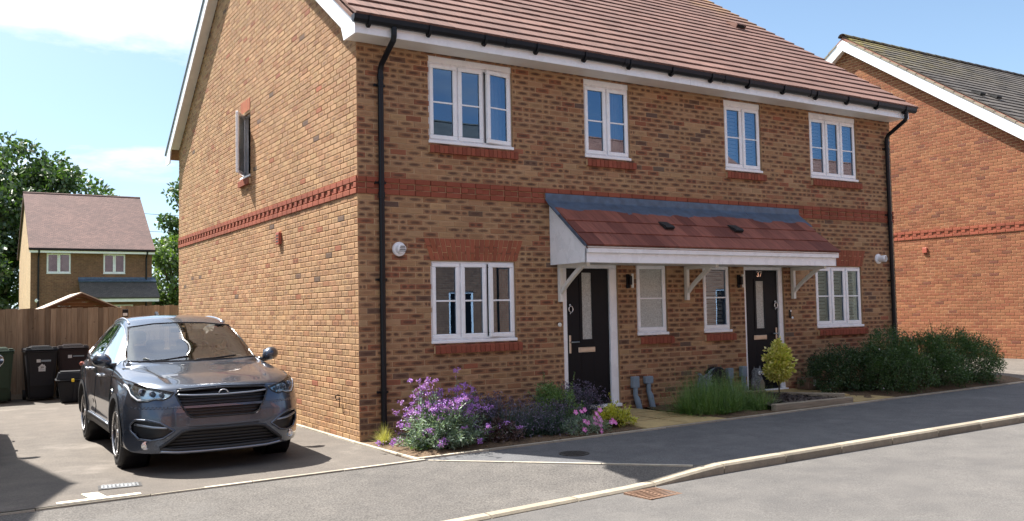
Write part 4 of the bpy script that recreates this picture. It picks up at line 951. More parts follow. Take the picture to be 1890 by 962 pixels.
zt = C2((-2.4, .84), (-2.12, .885), (-1.8, .955), (-1.3, 1.02), (-.98, 1.06), (-.85, 1.10), (-.4, 1.355), (-.05, 1.515), (.3, 1.595), (.7, 1.618), (1.2, 1.595), (1.6, 1.535), (1.85, 1.42), (2.05, 1.20), (2.2, 1.0), (2.4, .9))
zs = C2((-2.4, .79), (-2.0, .85), (-1.5, .935), (-.9, 1.0), (-.3, 1.02), (.6, 1.055), (1.4, 1.10), (1.9, 1.10), (2.1, 1.0), (2.4, .85))
ws = C2((-2.4, .84), (-1.8, .865), (-1.0, .87), (0, .88), (1, .875), (1.6, .845), (2.4, .74))
wm = C2((-2.4, .895), (-1.9, .915), (-1.3, .925), (-.6, .912), (.6, .912), (1.35, .93), (2.0, .905), (2.4, .86))
wt_ = C2((-1.0, .76), (-.5, .685), (0, .615), (.6, .59), (1.3, .575), (1.8, .55), (2.4, .5))
dzr = C2((-1.0, .02), (-.5, .045), (0, .062), (.6, .075), (1.5, .08), (2.4, .06))
zb = C2((-2.4, .21), (-1.9, .21), (-1.0, .26), (1.0, .27), (1.9, .28), (2.4, .33))
def smooth(a, b, x): t = max(0, min(1, (x-a)/(b-a))); return t*t*(3-2*t)
def profile(y):
    g = smooth(-1.02, -.86, y); S, WS, WM, B, T = zs(y), ws(y), wm(y), zb(y), zt(y); d = max(.01, T-S)
    lo = [(0, B), (WM*.55, B), (WM*.92, B+.01), (WM-.02, B+.06), (WM-.008, .42), (WM, .56), (WM-.002, .68), (WM-.018, S-.14), (WS+.012, S-.06), (WS, S-.012)]
    hood = [(WS*.985, S+.10*d), (WS*.93, S+.36*d), (WS*.84, S+.60*d), (WS*.72, S+.76*d), (WS*.55, S+.87*d), (WS*.3, S+.96*d), (0, T)]
    w, zr = wt_(y), T-dzr(y); zr = max(zr, S+.03)
    gh = [(WS-.014, S+.012), (WS+(w-WS)*.36, S+(zr-S)*.36), (WS+(w-WS)*.72, S+(zr-S)*.72), (w+.018, zr-.03), (w-.03, zr+.028), (w*.6, T-.012), (0, T)]
    return lo+[(a[0]*(1-g)+b[0]*g, a[1]*(1-g)+b[1]*g) for a, b in zip(hood, gh)]
def resample(P, n):
    P = np.array(P); k = len(P); out = []
    for i in range(k-1):
        p0, p1, p2, p3 = P[max(i-1, 0)], P[i], P[i+1], P[min(i+2, k-1)]
        # centripetal-ish: shorten tangents on uneven spacing
        l0, l1, l2 = [max(1e-4, np.linalg.norm(b-a)) for a, b in ((p0, p1), (p1, p2), (p2, p3))]
        m1 = (p2-p0)/(l0+l1)*l1 if i > 0 else (p2-p1); m2 = (p3-p1)/(l1+l2)*l1 if i < k-2 else (p2-p1)
        for j in range(n):
            t = j/n; out.append((2*t**3-3*t*t+1)*p1+(t**3-2*t*t+t)*m1+(-2*t**3+3*t*t)*p2+(t**3-t*t)*m2)
    out.append(P[-1]); return np.array(out)
fz = C2((.10, .10), (.24, .035), (.42, .0), (.55, .005), (.66, .025), (.76, .055), (.85, .10), (.90, .17), (1.0, .36))
bz = C2((.2, .10), (.45, .0), (.7, .03), (.95, .06), (1.1, .16), (1.3, .32), (1.45, .5), (1.62, .7))
def yfront(x, z): return -2.24+fz(z)+.40*(abs(x)/.9)**4.6
def yrear(x, z): return 2.24-bz(z)-.34*(abs(x)/.9)**4
AX = (-1.31, 1.365); WR = .352
def car_body():
    ny = 130; ys_ = np.linspace(-2.36, 2.36, ny); rows = []; sub = 5
    for y in ys_:
        p = resample(profile(y), sub); r = []
        for x, z in p:
            for a in AX:                      # wheel arch swell
                dd = math.hypot(y-a, z-WR)
                if x > .7 and dd < .55: x += .014*smooth(.55, .40, dd)*smooth(.95, .7, z)
            if .42 < z < .62 and x > .8 and -1.0 < y < 1.0: x -= .018*math.sin((z-.42)/.2*math.pi)*smooth(-1.0, -.6, y)*smooth(1.0, .6, y)
            if y < -.95 and z > zs(y)+.02:    # two creases along the bonnet
                q = abs(x)-(.50+.12*(y+2.1)); z += .016*smooth(-.02, .03, q)*smooth(.34, .05, q)*smooth(-2.12, -1.8, y)*smooth(-.95, -1.2, y)
            yy = min(max(y, yfront(x, z)), yrear(x, z)); r.append((x, yy, z))
        rows.append(r)
    K = len(rows[0]); V = [p for r in rows for p in r]; F = []
    for i in range(ny-1):
        for k in range(K-1): F.append((i*K+k, i*K+k+1, (i+1)*K+k+1, (i+1)*K+k))
    def cap(row, i, front):
        nc = 26; idx = []
        for k in range(K):
            x, _, z = row[k]; line = [i*K+k]
            for c in range(1, nc+1):
                xx = x*(1-c/nc); yy = yfront(xx, z) if front else yrear(xx, z); V.append((xx, yy, z)); line.append(len(V)-1)
            idx.append(line)
        for k in range(K-1):
            for c in range(nc):
                q = (idx[k][c], idx[k][c+1], idx[k+1][c+1], idx[k+1][c]); F.append(q if front else q[::-1])
    cap(rows[0], 0, True); cap(rows[-1], ny-1, False)
    n = len(V); V2 = V+[(-x, y, z) for x, y, z in V]; F2 = F+[tuple(n+i for i in f)[::-1] for f in F]
    bm = bmesh.new(); vs = [bm.verts.new(v) for v in V2]
    for f in F2:
        try: bm.faces.new([vs[i] for i in f])
        except ValueError: pass
    bmesh.ops.remove_doubles(bm, verts=bm.verts, dist=.004); bmesh.ops.dissolve_degenerate(bm, edges=bm.edges, dist=.0005)
    bmesh.ops.recalc_face_normals(bm, faces=bm.faces); return bm
def inter(pts, x):
    for (a, b), (c, d) in zip(pts[:-1], pts[1:]):
        if a <= x <= c: return b+(d-b)*(x-a)/max(1e-6, c-a)
    return None
def patch(bvh, lo, hi, nx, nz, axis, off, sgn=1):
    """sheet laid on (or sunk under) the body: outline given in front view (x,z) or side view (y,z)"""
    x0, x1 = lo[0][0], lo[-1][0]; V = []; F = []; ok = []
    for i in range(nx+1):
        x = x0+(x1-x0)*i/nx; a, b = inter(lo, x), inter(hi, x)
        for j in range(nz+1):
            z = a+(b-a)*j/nz
            if axis == 'f': o, d = Vector((x, -6, z)), Vector((0, 1, 0))
            elif axis == 'r': o, d = Vector((x, 6, z)), Vector((0, -1, 0))
            else: o, d = Vector((6*sgn, x, z)), Vector((-sgn, 0, 0))
            h = bvh.ray_cast(o, d); ok.append(h[0] is not None); p = h[0] if h[0] is not None else o
            nr = h[1] if h[0] is not None else -d
            if nr.dot(d) > 0: nr = -nr
            V.append(p+nr*off if off > 0 else p-d*off)
    for i in range(nx):
        for j in range(nz):
            q = (i*(nz+1)+j, (i+1)*(nz+1)+j, (i+1)*(nz+1)+j+1, i*(nz+1)+j+1)
            if all(ok[k] for k in q): F.append(q)
    return V, F
def mirror(pts): return [(-a, b) for a, b in pts][::-1]
def build_car(loc, rz, paint, label, group, full=True):
    t = empty('car', loc, rz, label=label, cat='car', group=group)
    bm = car_body(); bvh = BVHTree.FromBMesh(bm); dele = []
    HLlo = [(.49, .815), (.53, .775), (.60, .745), (.66, .755), (.72, .735), (.80, .73), (.855, .78), (.885, .90)]; HLhi = [(.49, .82), (.60, .845), (.72, .875), (.82, .92), (.885, .945)]
    GRlo = [(-.47, .79), (-.43, .70), (-.36, .585), (-.30, .56), (.30, .56), (.36, .585), (.43, .70), (.47, .79)]; GRhi = [(-.47, .80), (-.44, .832), (0, .845), (.44, .832), (.47, .80)]
    INlo = [(-.62, .262), (-.5, .245), (0, .235), (.5, .245), (.62, .262)]; INhi = [(-.62, .27), (-.42, .425), (-.34, .44), (.34, .44), (.42, .425), (.62, .27)]
    FOlo = [(.50, .435), (.60, .365), (.70, .345), (.80, .36), (.865, .44)]; FOhi = [(.50, .44), (.62, .52), (.72, .55), (.83, .55), (.865, .50)]
    WSlo = [(-.735, 1.10), (-.5, 1.085), (0, 1.078), (.5, 1.085), (.735, 1.10)]; WShi = [(-.735, 1.115), (-.60, 1.475), (-.3, 1.512), (0, 1.52), (.3, 1.512), (.60, 1.475), (.735, 1.115)]
    RWlo = [(-.60, 1.15), (0, 1.13), (.60, 1.15)]; RWhi = [(-.60, 1.16), (-.46, 1.45), (0, 1.48), (.46, 1.45), (.60, 1.16)]
    belt = lambda y: zs(y)+.028
    top = C2((-.78, 1.075), (-.55, 1.20), (-.2, 1.385), (.1, 1.475), (.45, 1.515), (.9, 1.505), (1.25, 1.46), (1.55, 1.36), (1.72, 1.19))
    SW = []
    for a, b in ((-.70, .34), (.42, 1.13), (1.18, 1.66)):
        n = 10; ysl = [a+(b-a)*i/n for i in range(n+1)]; SW.append(([(y, belt(y)) for y in ysl], [(y, max(belt(y)+.004, top(y)-.012)) for y in ysl]))
    zones_f = [(GRlo, GRhi), (INlo, INhi), (WSlo, WShi)]+[(a, b) for p in ((HLlo, HLhi), (FOlo, FOhi)) for a, b in (p, (mirror(p[0]), mirror(p[1])))]
    for f in bm.faces:
        c = f.calc_center_median(); n = f.normal; hit = False
        if n.y < -.12 and c.y < .3:
            for lo, hi in zones_f:
                a, b = inter(lo, c.x), inter(hi, c.x)
                if a is not None and b is not None and a < c.z < b: hit = True; break
        if not hit and n.y > .15 and c.y > 1.2:
            a, b = inter(RWlo, c.x), inter(RWhi, c.x); hit = a is not None and b is not None and a < c.z < b
        if not hit and abs(n.x) > .3 and c.z > .9:
            for lo, hi in SW:
                a, b = inter(lo, c.y), inter(hi, c.y)
                if a is not None and b is not None and a < c.z < b and abs(c.x) > .5: hit = True; break
        if not hit and abs(c.x) > .62:
            for a in AX:
                if math.hypot(c.y-a, c.z-WR) < .395: hit = True
        if not hit and c.z < .30 and abs(n.z) > .8: 
            for a in AX:
                if abs(c.x) > .60 and abs(c.y-a) < .39: hit = True
        if hit: dele.append(f)
    bmesh.ops.delete(bm, geom=dele, context='FACES')
    m = MB(); m.bm(bm); m.build('body', paint, t, smooth=True)
    def put(name, mat, lo, hi, nx, nz, axis, off, sgn=1, par=t, sm=True):
        V, F = patch(bvh, lo, hi, nx, nz, axis, off, sgn); mm = MB(); mm.add(V, F); return mm.build(name, mat, par, smooth=sm)
    def along(pts, axis, sgn, off=.006):
        out = []
        for a, z in pts:
            o, d = (Vector((a, -6, z)), Vector((0, 1, 0))) if axis == 'f' else (Vector((6*sgn, a, z)), Vector((-sgn, 0, 0)))
            h = bvh.ray_cast(o, d)
            if h[0] is not None: out.append(h[0]-d*off)
        return out
    def dens(pts, k=6): return [(a+(c-a)*i/k, b+(d-b)*i/k) for (a, b), (c, d) in zip(pts[:-1], pts[1:]) for i in range(k)]+[pts[-1]]
    def bead(name, mat, pts, axis, sgn, r, off=.004, par=t):
        q = along(dens(pts), axis, sgn, off)
        if len(q) > 2: mm = MB(); mm.tube(q, r, 6); return mm.build(name, mat, par, smooth=True)
    # glazing
    put('windscreen', MT['carglass'], WSlo, WShi, 24, 14, 'f', .002); bead('windscreen_seal', MT['trim'], dens(WSlo)+WShi[::-1]+[WSlo[0]], 'f', 1, .011, .002)
    put('rear_screen', MT['carglass'], RWlo, RWhi, 16, 8, 'r', .002)
    for s in (1, -1):
        for lo, hi in SW: put('side_window', MT['carglass'], lo, hi, 12, 8, 's', .001, s)
        for a, b in ((.335, .425), (1.125, 1.185)): put('window_pillar', MT['trim'], [(a, belt(a)), (b, belt(b))], [(a, top(a)-.01), (b, top(b)-.01)], 2, 8, 's', .003, s)
        yl = [-.74+.1*i for i in range(25)]; bead('chrome_strip', MT['chrome'], [(y, top(y)) for y in yl if y < 1.68]+[(1.70, 1.21), (1.60, belt(1.6)-.005), (1.45, belt(1.45)-.008), (1.2, belt(1.2)-.008)], 's', s, .011, .004)
        bead('waist_trim', MT['trim'], [(-.72, belt(-.72)-.008), (.3, belt(.3)-.01), (1.2, belt(1.2)-.01)], 's', s, .009, .002)
        # shut lines, cladding, arch lips
        for pts in ([(-.80, 1.0), (-.86, .80), (-.84, .55), (-.74, .36)], [(.38, 1.04), (.38, .7), (.40, .36)], [(1.28, 1.05), (1.20, .85), (.98, .62), (.90, .36)]): bead('door_gap', MT['grille'], pts, 's', s, .005, .0)
        put('sill_cladding', MT['clad'], [(-.93, .285), (.97, .295)], [(-.93, .40), (.97, .40)], 20, 4, 's', .010, s); bead('sill_trim', MT['silver'], [(-.80, .405), (.85, .41)], 's', s, .010, .012)
        for a in AX:
            for k, (r0_, r1_) in enumerate(((.385, .435),)):
                V = []; F = []; n = 36
                for i in range(n+1):
                    q = R(-14)+R(208)*i/n
                    for r in (r0_, r1_):
                        yy, z = a+r*math.cos(q), WR+r*math.sin(q); h = bvh.ray_cast(Vector((6*s, yy, max(z, .25))), Vector((-s, 0, 0)))
                        xx = abs(h[0].x) if h[0] is not None and abs(h[0].x) > .6 else .90
                        V.append(Vector((s*(xx+.008), yy, z)))
                    V.append(Vector((V[-2].x-s*.11, V[-2].y, V[-2].z)))
                for i in range(n): F += [(3*i, 3*i+1, 3*i+4, 3*i+3), (3*i, 3*i+3, 3*i+5, 3*i+2)]
                mm = MB(); mm.add(V, F); mm.build('arch_trim', MT['clad'], t, smooth=False)
            mm = MB(); mm.lathe([(.40, -.1*s), (.40, .14*s)], 24, 'x', (s*.75, a, WR), cap=False); mm.lathe([(.40, 0), (.0, 0)], 24, 'x', (s*.62, a, WR)); mm.build('wheel_arch_liner', MT['grille'], t)
        for yy, zz in ((-.02, .915), (.98, .955)):
            h = bvh.ray_cast(Vector((6*s, yy, zz)), Vector((-s, 0, 0)))
            if h[0]: mm = MB(); X = h[0].x; mm.tube([(X, yy-.09, zz-.006), (X+s*.035, yy-.07, zz), (X+s*.038, yy+.06, zz+.005), (X, yy+.085, zz+.008)], [.010, .015, .015, .010], 8); mm.build('door_handle', MT['chrome'], t, smooth=True)
        h = bvh.ray_cast(Vector((6*s, -1.0, .78)), Vector((-s, 0, 0)))
        if h[0]: mm = MB(); mm.lathe([(.030, -.004*s), (.026, .006*s), (0, .008*s)], 14, 'x', h[0]); mm.build('wing_badge', MT['chrome'], t)
        # door mirror
        bm2 = bmesh.new(); bmesh.ops.create_uvsphere(bm2, u_segments=20, v_segments=12, radius=1)
        for v in bm2.verts:
            x, y, z = v.co; y = y*(1.0 if y < 0 else .35); v.co = Vector((s*(.965+.105*x*(1-.12*z)), -.66+.095*y+.02*x, 1.115+.082*z+.012*x))
        mm = MB(); mm.bm(bm2); mir = mm.build('door_mirror', paint, t, smooth=True)
        mm = MB(); mm.tube([(s*.80, -.62, 1.035), (s*.88, -.64, 1.045), (s*.94, -.65, 1.06)], [.05, .032, .03], 8); mm.build('mirror_arm', MT['trim'], mir, smooth=True)
        mm = MB(); mm.bbox(min(s*.885, s*1.05), max(s*.885, s*1.05), -.628, -.622, 1.06, 1.17, .02); mm.build('mirror_glass', MT['chrome'], mir)
        # lamps
        sg = (lambda p: p) if s > 0 else mirror
        hl = put('headlight', MT['reflector'], sg(HLlo), sg(HLhi), 18, 8, 'f', -.045)
        put('lamp_lens', MT['lens'], sg(HLlo), sg(HLhi), 18, 8, 'f', .002, 1, hl)
        bead('lamp_rim', MT['trim'], dens(sg(HLlo))+sg(HLhi)[::-1], 'f', 1, .008, .0, hl)
        bead('running_light', MT['led'], [(s*.60, .765), (s*.71, .752), (s*.80, .748), (s*.85, .80), (s*.872, .89)] if s > 0 else [(s*.872, .89), (s*.85, .80), (s*.80, .748), (s*.71, .752), (s*.60, .765)], 'f', 1, .011, -.012, hl)
        for xx, zz, r in ((.60, .80, .026), (.68, .81, .030), (.765, .825, .036)):
            hh = along([(s*xx, zz)], 'f', 1, -.025)
            if hh: mm = MB(); mm.lathe([(r, .0), (r, -.018), (r*.8, -.022), (r*.7, -.012), (0, -.022)], 14, 'y', hh[0]); mm.build('projector', MT['silver'], hl, smooth=False)
        fo = put('bumper_scoop', MT['grille'], sg(FOlo), sg(FOhi), 14, 6, 'f', -.035); bead('scoop_rim', paint, dens(sg(FOlo))+sg(FOhi)[::-1]+[sg(FOlo)[0]], 'f', 1, .012, .0, fo)
        bead('scoop_blade', MT['silver'], [(s*.56, .470), (s*.68, .478), (s*.83, .505)] if s > 0 else [(s*.83, .505), (s*.68, .478), (s*.56, .470)], 'f', 1, .014, -.004, fo)
        hh = along([(s*.745, .295)], 'f', 1, .0)
        if hh: mm = MB(); mm.lathe([(.042, .0), (.042, -.012), (.034, -.014), (.030, -.004), (0, -.010)], 18, 'y', hh[0]); mm.build('fog_light', MT['reflector'], t, smooth=False)
        # roof rails
        mm = MB(); pts = [(s*(wt_(y)-.045), y, zt(y)-dzr(y)+.030+.012*math.sin(math.pi*(y-.05)/1.6)) for y in [.05+.1*i for i in range(17)]]; mm.tube(pts, .013, 8); mm.build('roof_rail', MT['silver'], t, smooth=True)
        bead('tail_light', MT['redplastic'], [(1.75, .98), (1.95, .96), (2.1, .93)], 's', s, .03, .0)
    # grille with bars, chrome wing bar and plain badge
    gr = put('grille', MT['grille'], GRlo, GRhi, 24, 8, 'f', -.05); put('lower_grille', MT['grille'], INlo, INhi, 24, 6, 'f', -.05); bead('intake_rim', MT['clad'], dens(INhi)+INlo[::-1], 'f', 1, .018, .0)
    for k in range(7):
        z = .59+.032*k; w = inter([(.56, .33), (.585, .36), (.70, .43), (.79, .465), (.85, .465)], z) or .4; bead('grille_bar', MT['trim'], [(-w, z), (0, z+.004), (w, z)], 'f', 1, .006, -.03, gr)
    for k in range(5):
        z = .27+.034*k; w = .60-.045*k; bead('lower_bar', MT['clad'], [(-w, z), (0, z-.004), (w, z)], 'f', 1, .008, -.03)
    bead('chrome_bar', MT['silver'], [(-.455, .795), (-.3, .783), (0, .776), (.3, .783), (.455, .795)], 'f', 1, .0105, .006, gr)
    bead('grille_surround', MT['trim'], dens(GRlo)+GRhi[::-1], 'f', 1, .010, .0, gr); bead('side_chrome', MT['chrome'], [(.47, .79), (.43, .70), (.36, .585), (.33, .56)][::-1], 'f', 1, .005, .004, gr)
    hh = along([(0, .80)], 'f', 1, .02)
    mm = MB(); mm.tube([hh[0]+Vector((.048*math.cos(q), 0, .04*math.sin(q)-.012)) for q in [math.pi*i/10 for i in range(11)]], .006, 6); mm.build('badge', MT['chrome'], gr, smooth=True)
    bead('bumper_crease', MT['trim'], [(-.36, .47), (0, .462), (.36, .47)], 'f', 1, .005, .001)
    bead('skid_plate', MT['silver'], [(-.62, .232), (-.45, .215), (0, .205), (.45, .215), (.62, .232)], 'f', 1, .019, .006)
    bead('bonnet_gap', MT['grille'], [(-.46, .850), (0, .864), (.46, .850)], 'f', 1, .005, .004)
    for a, b in (((-.62, 1.09), (-.05, 1.13)), ((.02, 1.09), (.50, 1.12))): bead('wiper', MT['trim'], [a, ((a[0]+b[0])/2, 1.098), b], 'f', 1, .010, .012)
    mm = MB(); mm.prism([(1.25, 1.60), (1.42, 1.575), (1.45, 1.66), (1.42, 1.67)], 'x', -.018, .018); mm.build('roof_aerial', MT['trim'], t)
    # cabin
    mm = MB(); mm.box(-.80, .80, -.95, 1.9, .30, .34); mm.prism([(-1.0, .62), (-.55, .62), (-.48, .98), (-.85, 1.03), (-1.0, 1.03)], 'x', -.80, .80); mm.box(-.82, -.80, -.9, 1.7, .34, .98); mm.box(.80, .82, -.9, 1.7, .34, .98); mm.build('cabin', MT['seat'], t)
    for s in (-1, 1):
        mm = MB(); mm.bbox(s*.38-.25, s*.38+.25, .0, .52, .45, .62, .05); bb = bmesh.new(); bmesh.ops.create_cube(bb, size=1)
        for v in bb.verts: v.co = Vector((s*.38+v.co.x*.48*(1-.12*(v.co.z+.5)), .52+v.co.y*.14+.22*(v.co.z+.5), .90+v.co.z*.64))
        bmesh.ops.bevel(bb, geom=bb.edges[:], offset=.05, segments=3, affect='EDGES'); mm.bm(bb)
        mm.bbox(s*.38-.13, s*.38+.13, .70, .80, 1.25, 1.42, .04); mm.build('front_seat', MT['seat'], t, smooth=False)
    mm = MB(); mm.bbox(-.62, .62, 1.35, 1.5, .5, 1.12, .05)
    for xx in (-.4, 0, .4): mm.bbox(xx-.12, xx+.12, 1.42, 1.52, 1.13, 1.28, .03)
    mm.build('rear_seat', MT['seat'], t)
    mm = MB(); c = Vector((-.38, -.38, .98)); mm.tube([c+Vector((.18*math.cos(q), .07*math.sin(q), .17*math.sin(q))) for q in [2*math.pi*i/20 for i in range(21)]], .015, 6); mm.build('steering_wheel', MT['seat'], t, smooth=True)
    mm = MB(); mm.bbox(-.12, .12, -.16, -.12, 1.40, 1.46, .01); mm.build('rear_view_mirror', MT['trim'], t)
    # wheels
    ty = MB(); ty.lathe([(.235, -.105), (.29, -.112), (.33, -.105), (.348, -.08), (WR, -.04), (WR, .04), (.348, .08), (.33, .105), (.29, .112), (.235, .105)], 40, 'x', cap=False); tym = ty.mesh('tyre', MT['rubber'], True)
    rm1 = MB(); rm1.lathe([(.237, .10), (.240, .115), (.225, .108), (.215, .07), (.19, .045), (.05, .04), (0, .04)], 40, 'x'); rimm = rm1.mesh('wheel_rim', MT['alloyd'], True)
    sp = MB()
    for k in range(5):
        a0 = 2*math.pi*k/5+.3
        for da in (-.17, .17):
            pr_ = []
            for r, w in ((.045, .020), (.10, .012), (.222, .015)):
                an = a0+da*(.4+.6*(r/.222)); cx_, cz_ = r*math.cos(an), r*math.sin(an); tx, tz = -math.sin(an)*w, math.cos(an)*w; pr_.append(((cx_-tx, cz_-tz), (cx_+tx, cz_+tz), .105 if r > .06 else .09))
            V = []; F = []
            for (p, q, h) in pr_: V += [(h, *p), (h, *q), (.05, *p), (.05, *q)]
            for i in range(2): b = 4*i; F += [(b, b+1, b+5, b+4)]
            sp.add(V, F); sp.add(V, [(b+1, b+3, b+7, b+5) for b in (0, 4)]+[(b+2, b, b+4, b+6) for b in (0, 4)], mi=1)
    sp.lathe([(.235, .116), (.239, .121), (.226, .121), (.224, .11)], 40, 'x', cap=False); sp.lathe([(.05, .09), (.046, .105), (0, .107)], 16, 'x'); spm = sp.mesh('wheel_spokes', [MT['alloy'], MT['alloyd']])
    for s in (1, -1):
        for a in AX:
            w = bpy.data.objects.new('wheel', tym); w.location = (s*.80, a, WR); link(w, t)
            for nm, me in (('wheel_rim', rimm), ('wheel_spokes', spm)):
                o = bpy.data.objects.new(nm, me); link(o, w); o.rotation_euler = (random.uniform(0, 1.2), 0, 0 if s > 0 else math.pi)
    return t
car1 = build_car((-1.83, 1.44, base(-1.83)*.5+.002), 0, MT['paint_grey'], 'dark grey family car parked nose out on the driveway beside the gable wall', 'parked cars')
# the car next to it, all but its mirror outside the frame
car2 = car1.copy(); link(car2); car2.location = (-4.77, 2.85, base(-4.7)*.5+.002); car2['label'] = 'dark car at the left edge of which only a black door mirror shows'
for ch in list(car1.children):
    c = ch.copy(); link(c, car2)
    for g in ch.children: d = g.copy(); link(d, c)

# ------------------------------------------------------------------ plants
rng = np.random.default_rng(11)
def unit(n, zb=0.0):
    v = rng.normal(size=(n, 3)); v[:, 2] += zb; return v/np.linalg.norm(v, axis=1, keepdims=True)
def leaf_mesh(name, P, D, ln, wd, mat, curl=.15):
    """one small pointed leaf (two triangles' worth of rhombus) at every point, lying along its direction"""
    n = len(P); ln = np.broadcast_to(ln, n)[:, None]; wd = np.broadcast_to(wd, n)[:, None]
    r = unit(n); Wv = np.cross(D, r); Wv /= np.linalg.norm(Wv, axis=1, keepdims=True)+1e-9; Nv = np.cross(D, Wv)
    a = P; b = P+D*ln*.45+Wv*wd*.5+Nv*ln*curl*.4; c = P+D*ln-Nv*ln*curl*.2; d = P+D*ln*.45-Wv*wd*.5+Nv*ln*curl*.4
    V = np.stack([a, b, c, d], 1).reshape(-1, 3); F = np.arange(4*n).reshape(n, 4)
    return np_mesh(name, V, F, mat)
def obj(name, me, parent=None, **kw): o = bpy.data.objects.new(name, me); link(o, parent); return tag(o, **kw)
LM = lambda name, *s, **k: leaf_mat(name, s, **k)
MT['oak'] = LM('broadleaf_tree_leaf', (.018, .04, .012), (.035, .075, .018), (.06, .115, .028), (.10, .16, .04), trans=.3)
MT['ash'] = LM('lighter_tree_leaf', (.03, .06, .014), (.06, .115, .022), (.11, .18, .035), (.16, .23, .05), trans=.35)
MT['shrub'] = LM('dark_shrub_leaf', (.018, .05, .014), (.035, .085, .022), (.06, .125, .032), (.10, .17, .05), gloss=.06, rough=.45)
MT['shrub2'] = LM('glossy_shrub_leaf', (.012, .034, .012), (.025, .06, .02), (.045, .095, .032), (.10, .16, .08), gloss=.05, rough=.4)
MT['gold'] = LM('variegated_leaf', (.22, .30, .03), (.50, .50, .07), (.68, .62, .16), (.74, .68, .32), trans=.3)
MT['yellow'] = LM('golden_leaf', (.30, .34, .03), (.50, .50, .045), (.64, .60, .09), trans=.3)
MT['sage'] = LM('grey_green_leaf', (.07, .13, .085), (.14, .23, .15), (.25, .35, .25), (.36, .45, .35), trans=.2)
MT['lav'] = LM('lavender_leaf', (.04, .105, .022), (.085, .185, .04), (.15, .27, .06), (.24, .34, .11), trans=.25)
MT['lavdark'] = LM('dark_lavender_leaf', (.015, .04, .028), (.03, .07, .05), (.055, .11, .075), trans=.2)
MT['tuft'] = LM('golden_grass', (.20, .20, .045), (.36, .34, .09), (.50, .46, .17), trans=.35)
MT['purple'] = LM('purple_petal', (.27, .09, .50), (.40, .17, .64), (.52, .31, .72), trans=.3)
MT['mauve'] = LM('dusky_flower_head', (.07, .05, .12), (.12, .09, .18), (.16, .13, .22), trans=.2)
MT['pink'] = LM('pink_petal', (.62, .10, .48), (.76, .18, .60), (.82, .30, .68), trans=.3)
MT['bronze'] = LM('bronze_leaf', (.035, .016, .018), (.06, .03, .03), (.09, .05, .045), trans=.15)
MT['stem'] = plain('green_stem', (.10, .13, .06), .7, var=.3, vscale=30); MT['bark'] = surf('tree_bark', (.05, .038, .028), (.11, .085, .06), 12, bump=.8, big=1)
def tree(loc, h, blobs, nclump, per, leaf, mat, label, group, trunk_r=.35, cr=1.0):
    t = empty('tree', loc, 0, label=label, cat='tree', group=group); m = MB()
    zc = min(b[2]-b[5] for b in blobs); pts = [(0, 0, -.3), (.05, .02, 1.0), (.15, .1, zc+.6), (.1, .1, (zc+h)/2), (0, 0, h*.86)]
    m.tube(pts, [trunk_r*1.3, trunk_r, trunk_r*.8, trunk_r*.5, trunk_r*.12], 10); m.build('trunk', MT['bark'], t, smooth=True)
    Vol = np.array([b[3]*b[4]*b[5] for b in blobs]); cen = []
    for k in range(nclump):
        b = blobs[rng.choice(len(blobs), p=Vol/Vol.sum())]; u = unit(1)[0]; r = rng.uniform(.35, 1.0)**.5
        cen.append([b[0]+u[0]*b[3]*r, b[1]+u[1]*b[4]*r, b[2]+u[2]*b[5]*r])
    cen = np.array(cen); m = MB()
    for k in range(0, nclump, max(1, nclump//26)):
        c = cen[k]; z0 = min(c[2]-.4, zc+.3+rng.uniform(0, .5)*(h-zc)*.6); z0 = max(z0, zc*.7)
        mid = (c[0]*.45+rng.normal()*.3, c[1]*.45, z0*.45+c[2]*.55); m.tube([(.1, .08, z0), mid, tuple(c)], [trunk_r*.38, trunk_r*.22, .03], 6)
    m.build('limb', MT['bark'], t, smooth=True, kind='stuff')
    P = []; D = []
    for c in cen:
        n = int(per*rng.uniform(.6, 1.4)); u = unit(n); rr = cr*rng.uniform(.65, 1.2); q = c+u*(rng.uniform(0, 1, (n, 1))**.45)*rr*np.array([1, 1, .7]); P.append(q); d = u*.6+unit(n, -.2); D.append(d/np.linalg.norm(d, axis=1, keepdims=True))
    P = np.concatenate(P); D = np.concatenate(D); n = len(P)
    obj('crown', leaf_mesh('crown', P, D, leaf*rng.uniform(.6, 1.3, n), leaf*.6, mat), t, kind='stuff'); return t
GT = 'tall trees beyond the back gardens'
tree((-1.2, 62, 0), 14.6, [(0, 0, 9.5, 5.2, 4.5, 4.2), (4.3, 0, 9.9, 3.4, 3.5, 3.3), (-4.5, 0, 8.5, 4.5, 4, 4.5), (-1, -1, 5.0, 5.0, 3.5, 3.0), (1, 0, 12.3, 3.2, 3, 2.0)], 340, 100, .40, MT['oak'], 'tallest dark green broadleaf tree rising behind the distant brown house', GT, .5, 1.25)
tree((-4.5, 54, 0), 8.0, [(0, 0, 4.2, 3.0, 2.6, 3.6), (1.6, 0, 3.0, 2.0, 2, 2.6)], 90, 90, .34, MT['oak'], 'dark bushy tree at the left edge beside the distant brown house', GT, .3, 1.0)
tree((9.4, 55, 0), 7.6, [(0, 0, 4.0, 2.4, 2.2, 3.4), (1.5, 0, 4.6, 2.0, 2, 2.8), (-1.6, 0, 2.2, 1.4, 1.6, 1.8)], 110, 100, .32, MT['ash'], 'bright green bushy tree between the distant house and the gable', GT, .25, .9)
tree((11.7, 60, 0), 12.2, [(0, 0, 9.2, 2.2, 2.2, 2.6), (-.9, 0, 6.8, 2.4, 2, 1.8), (1.5, 0, 6, 2.6, 2, 3)], 90, 80, .36, MT['oak'], 'slim dark tree half hidden by the gable of the brick house', GT, .28, .85)
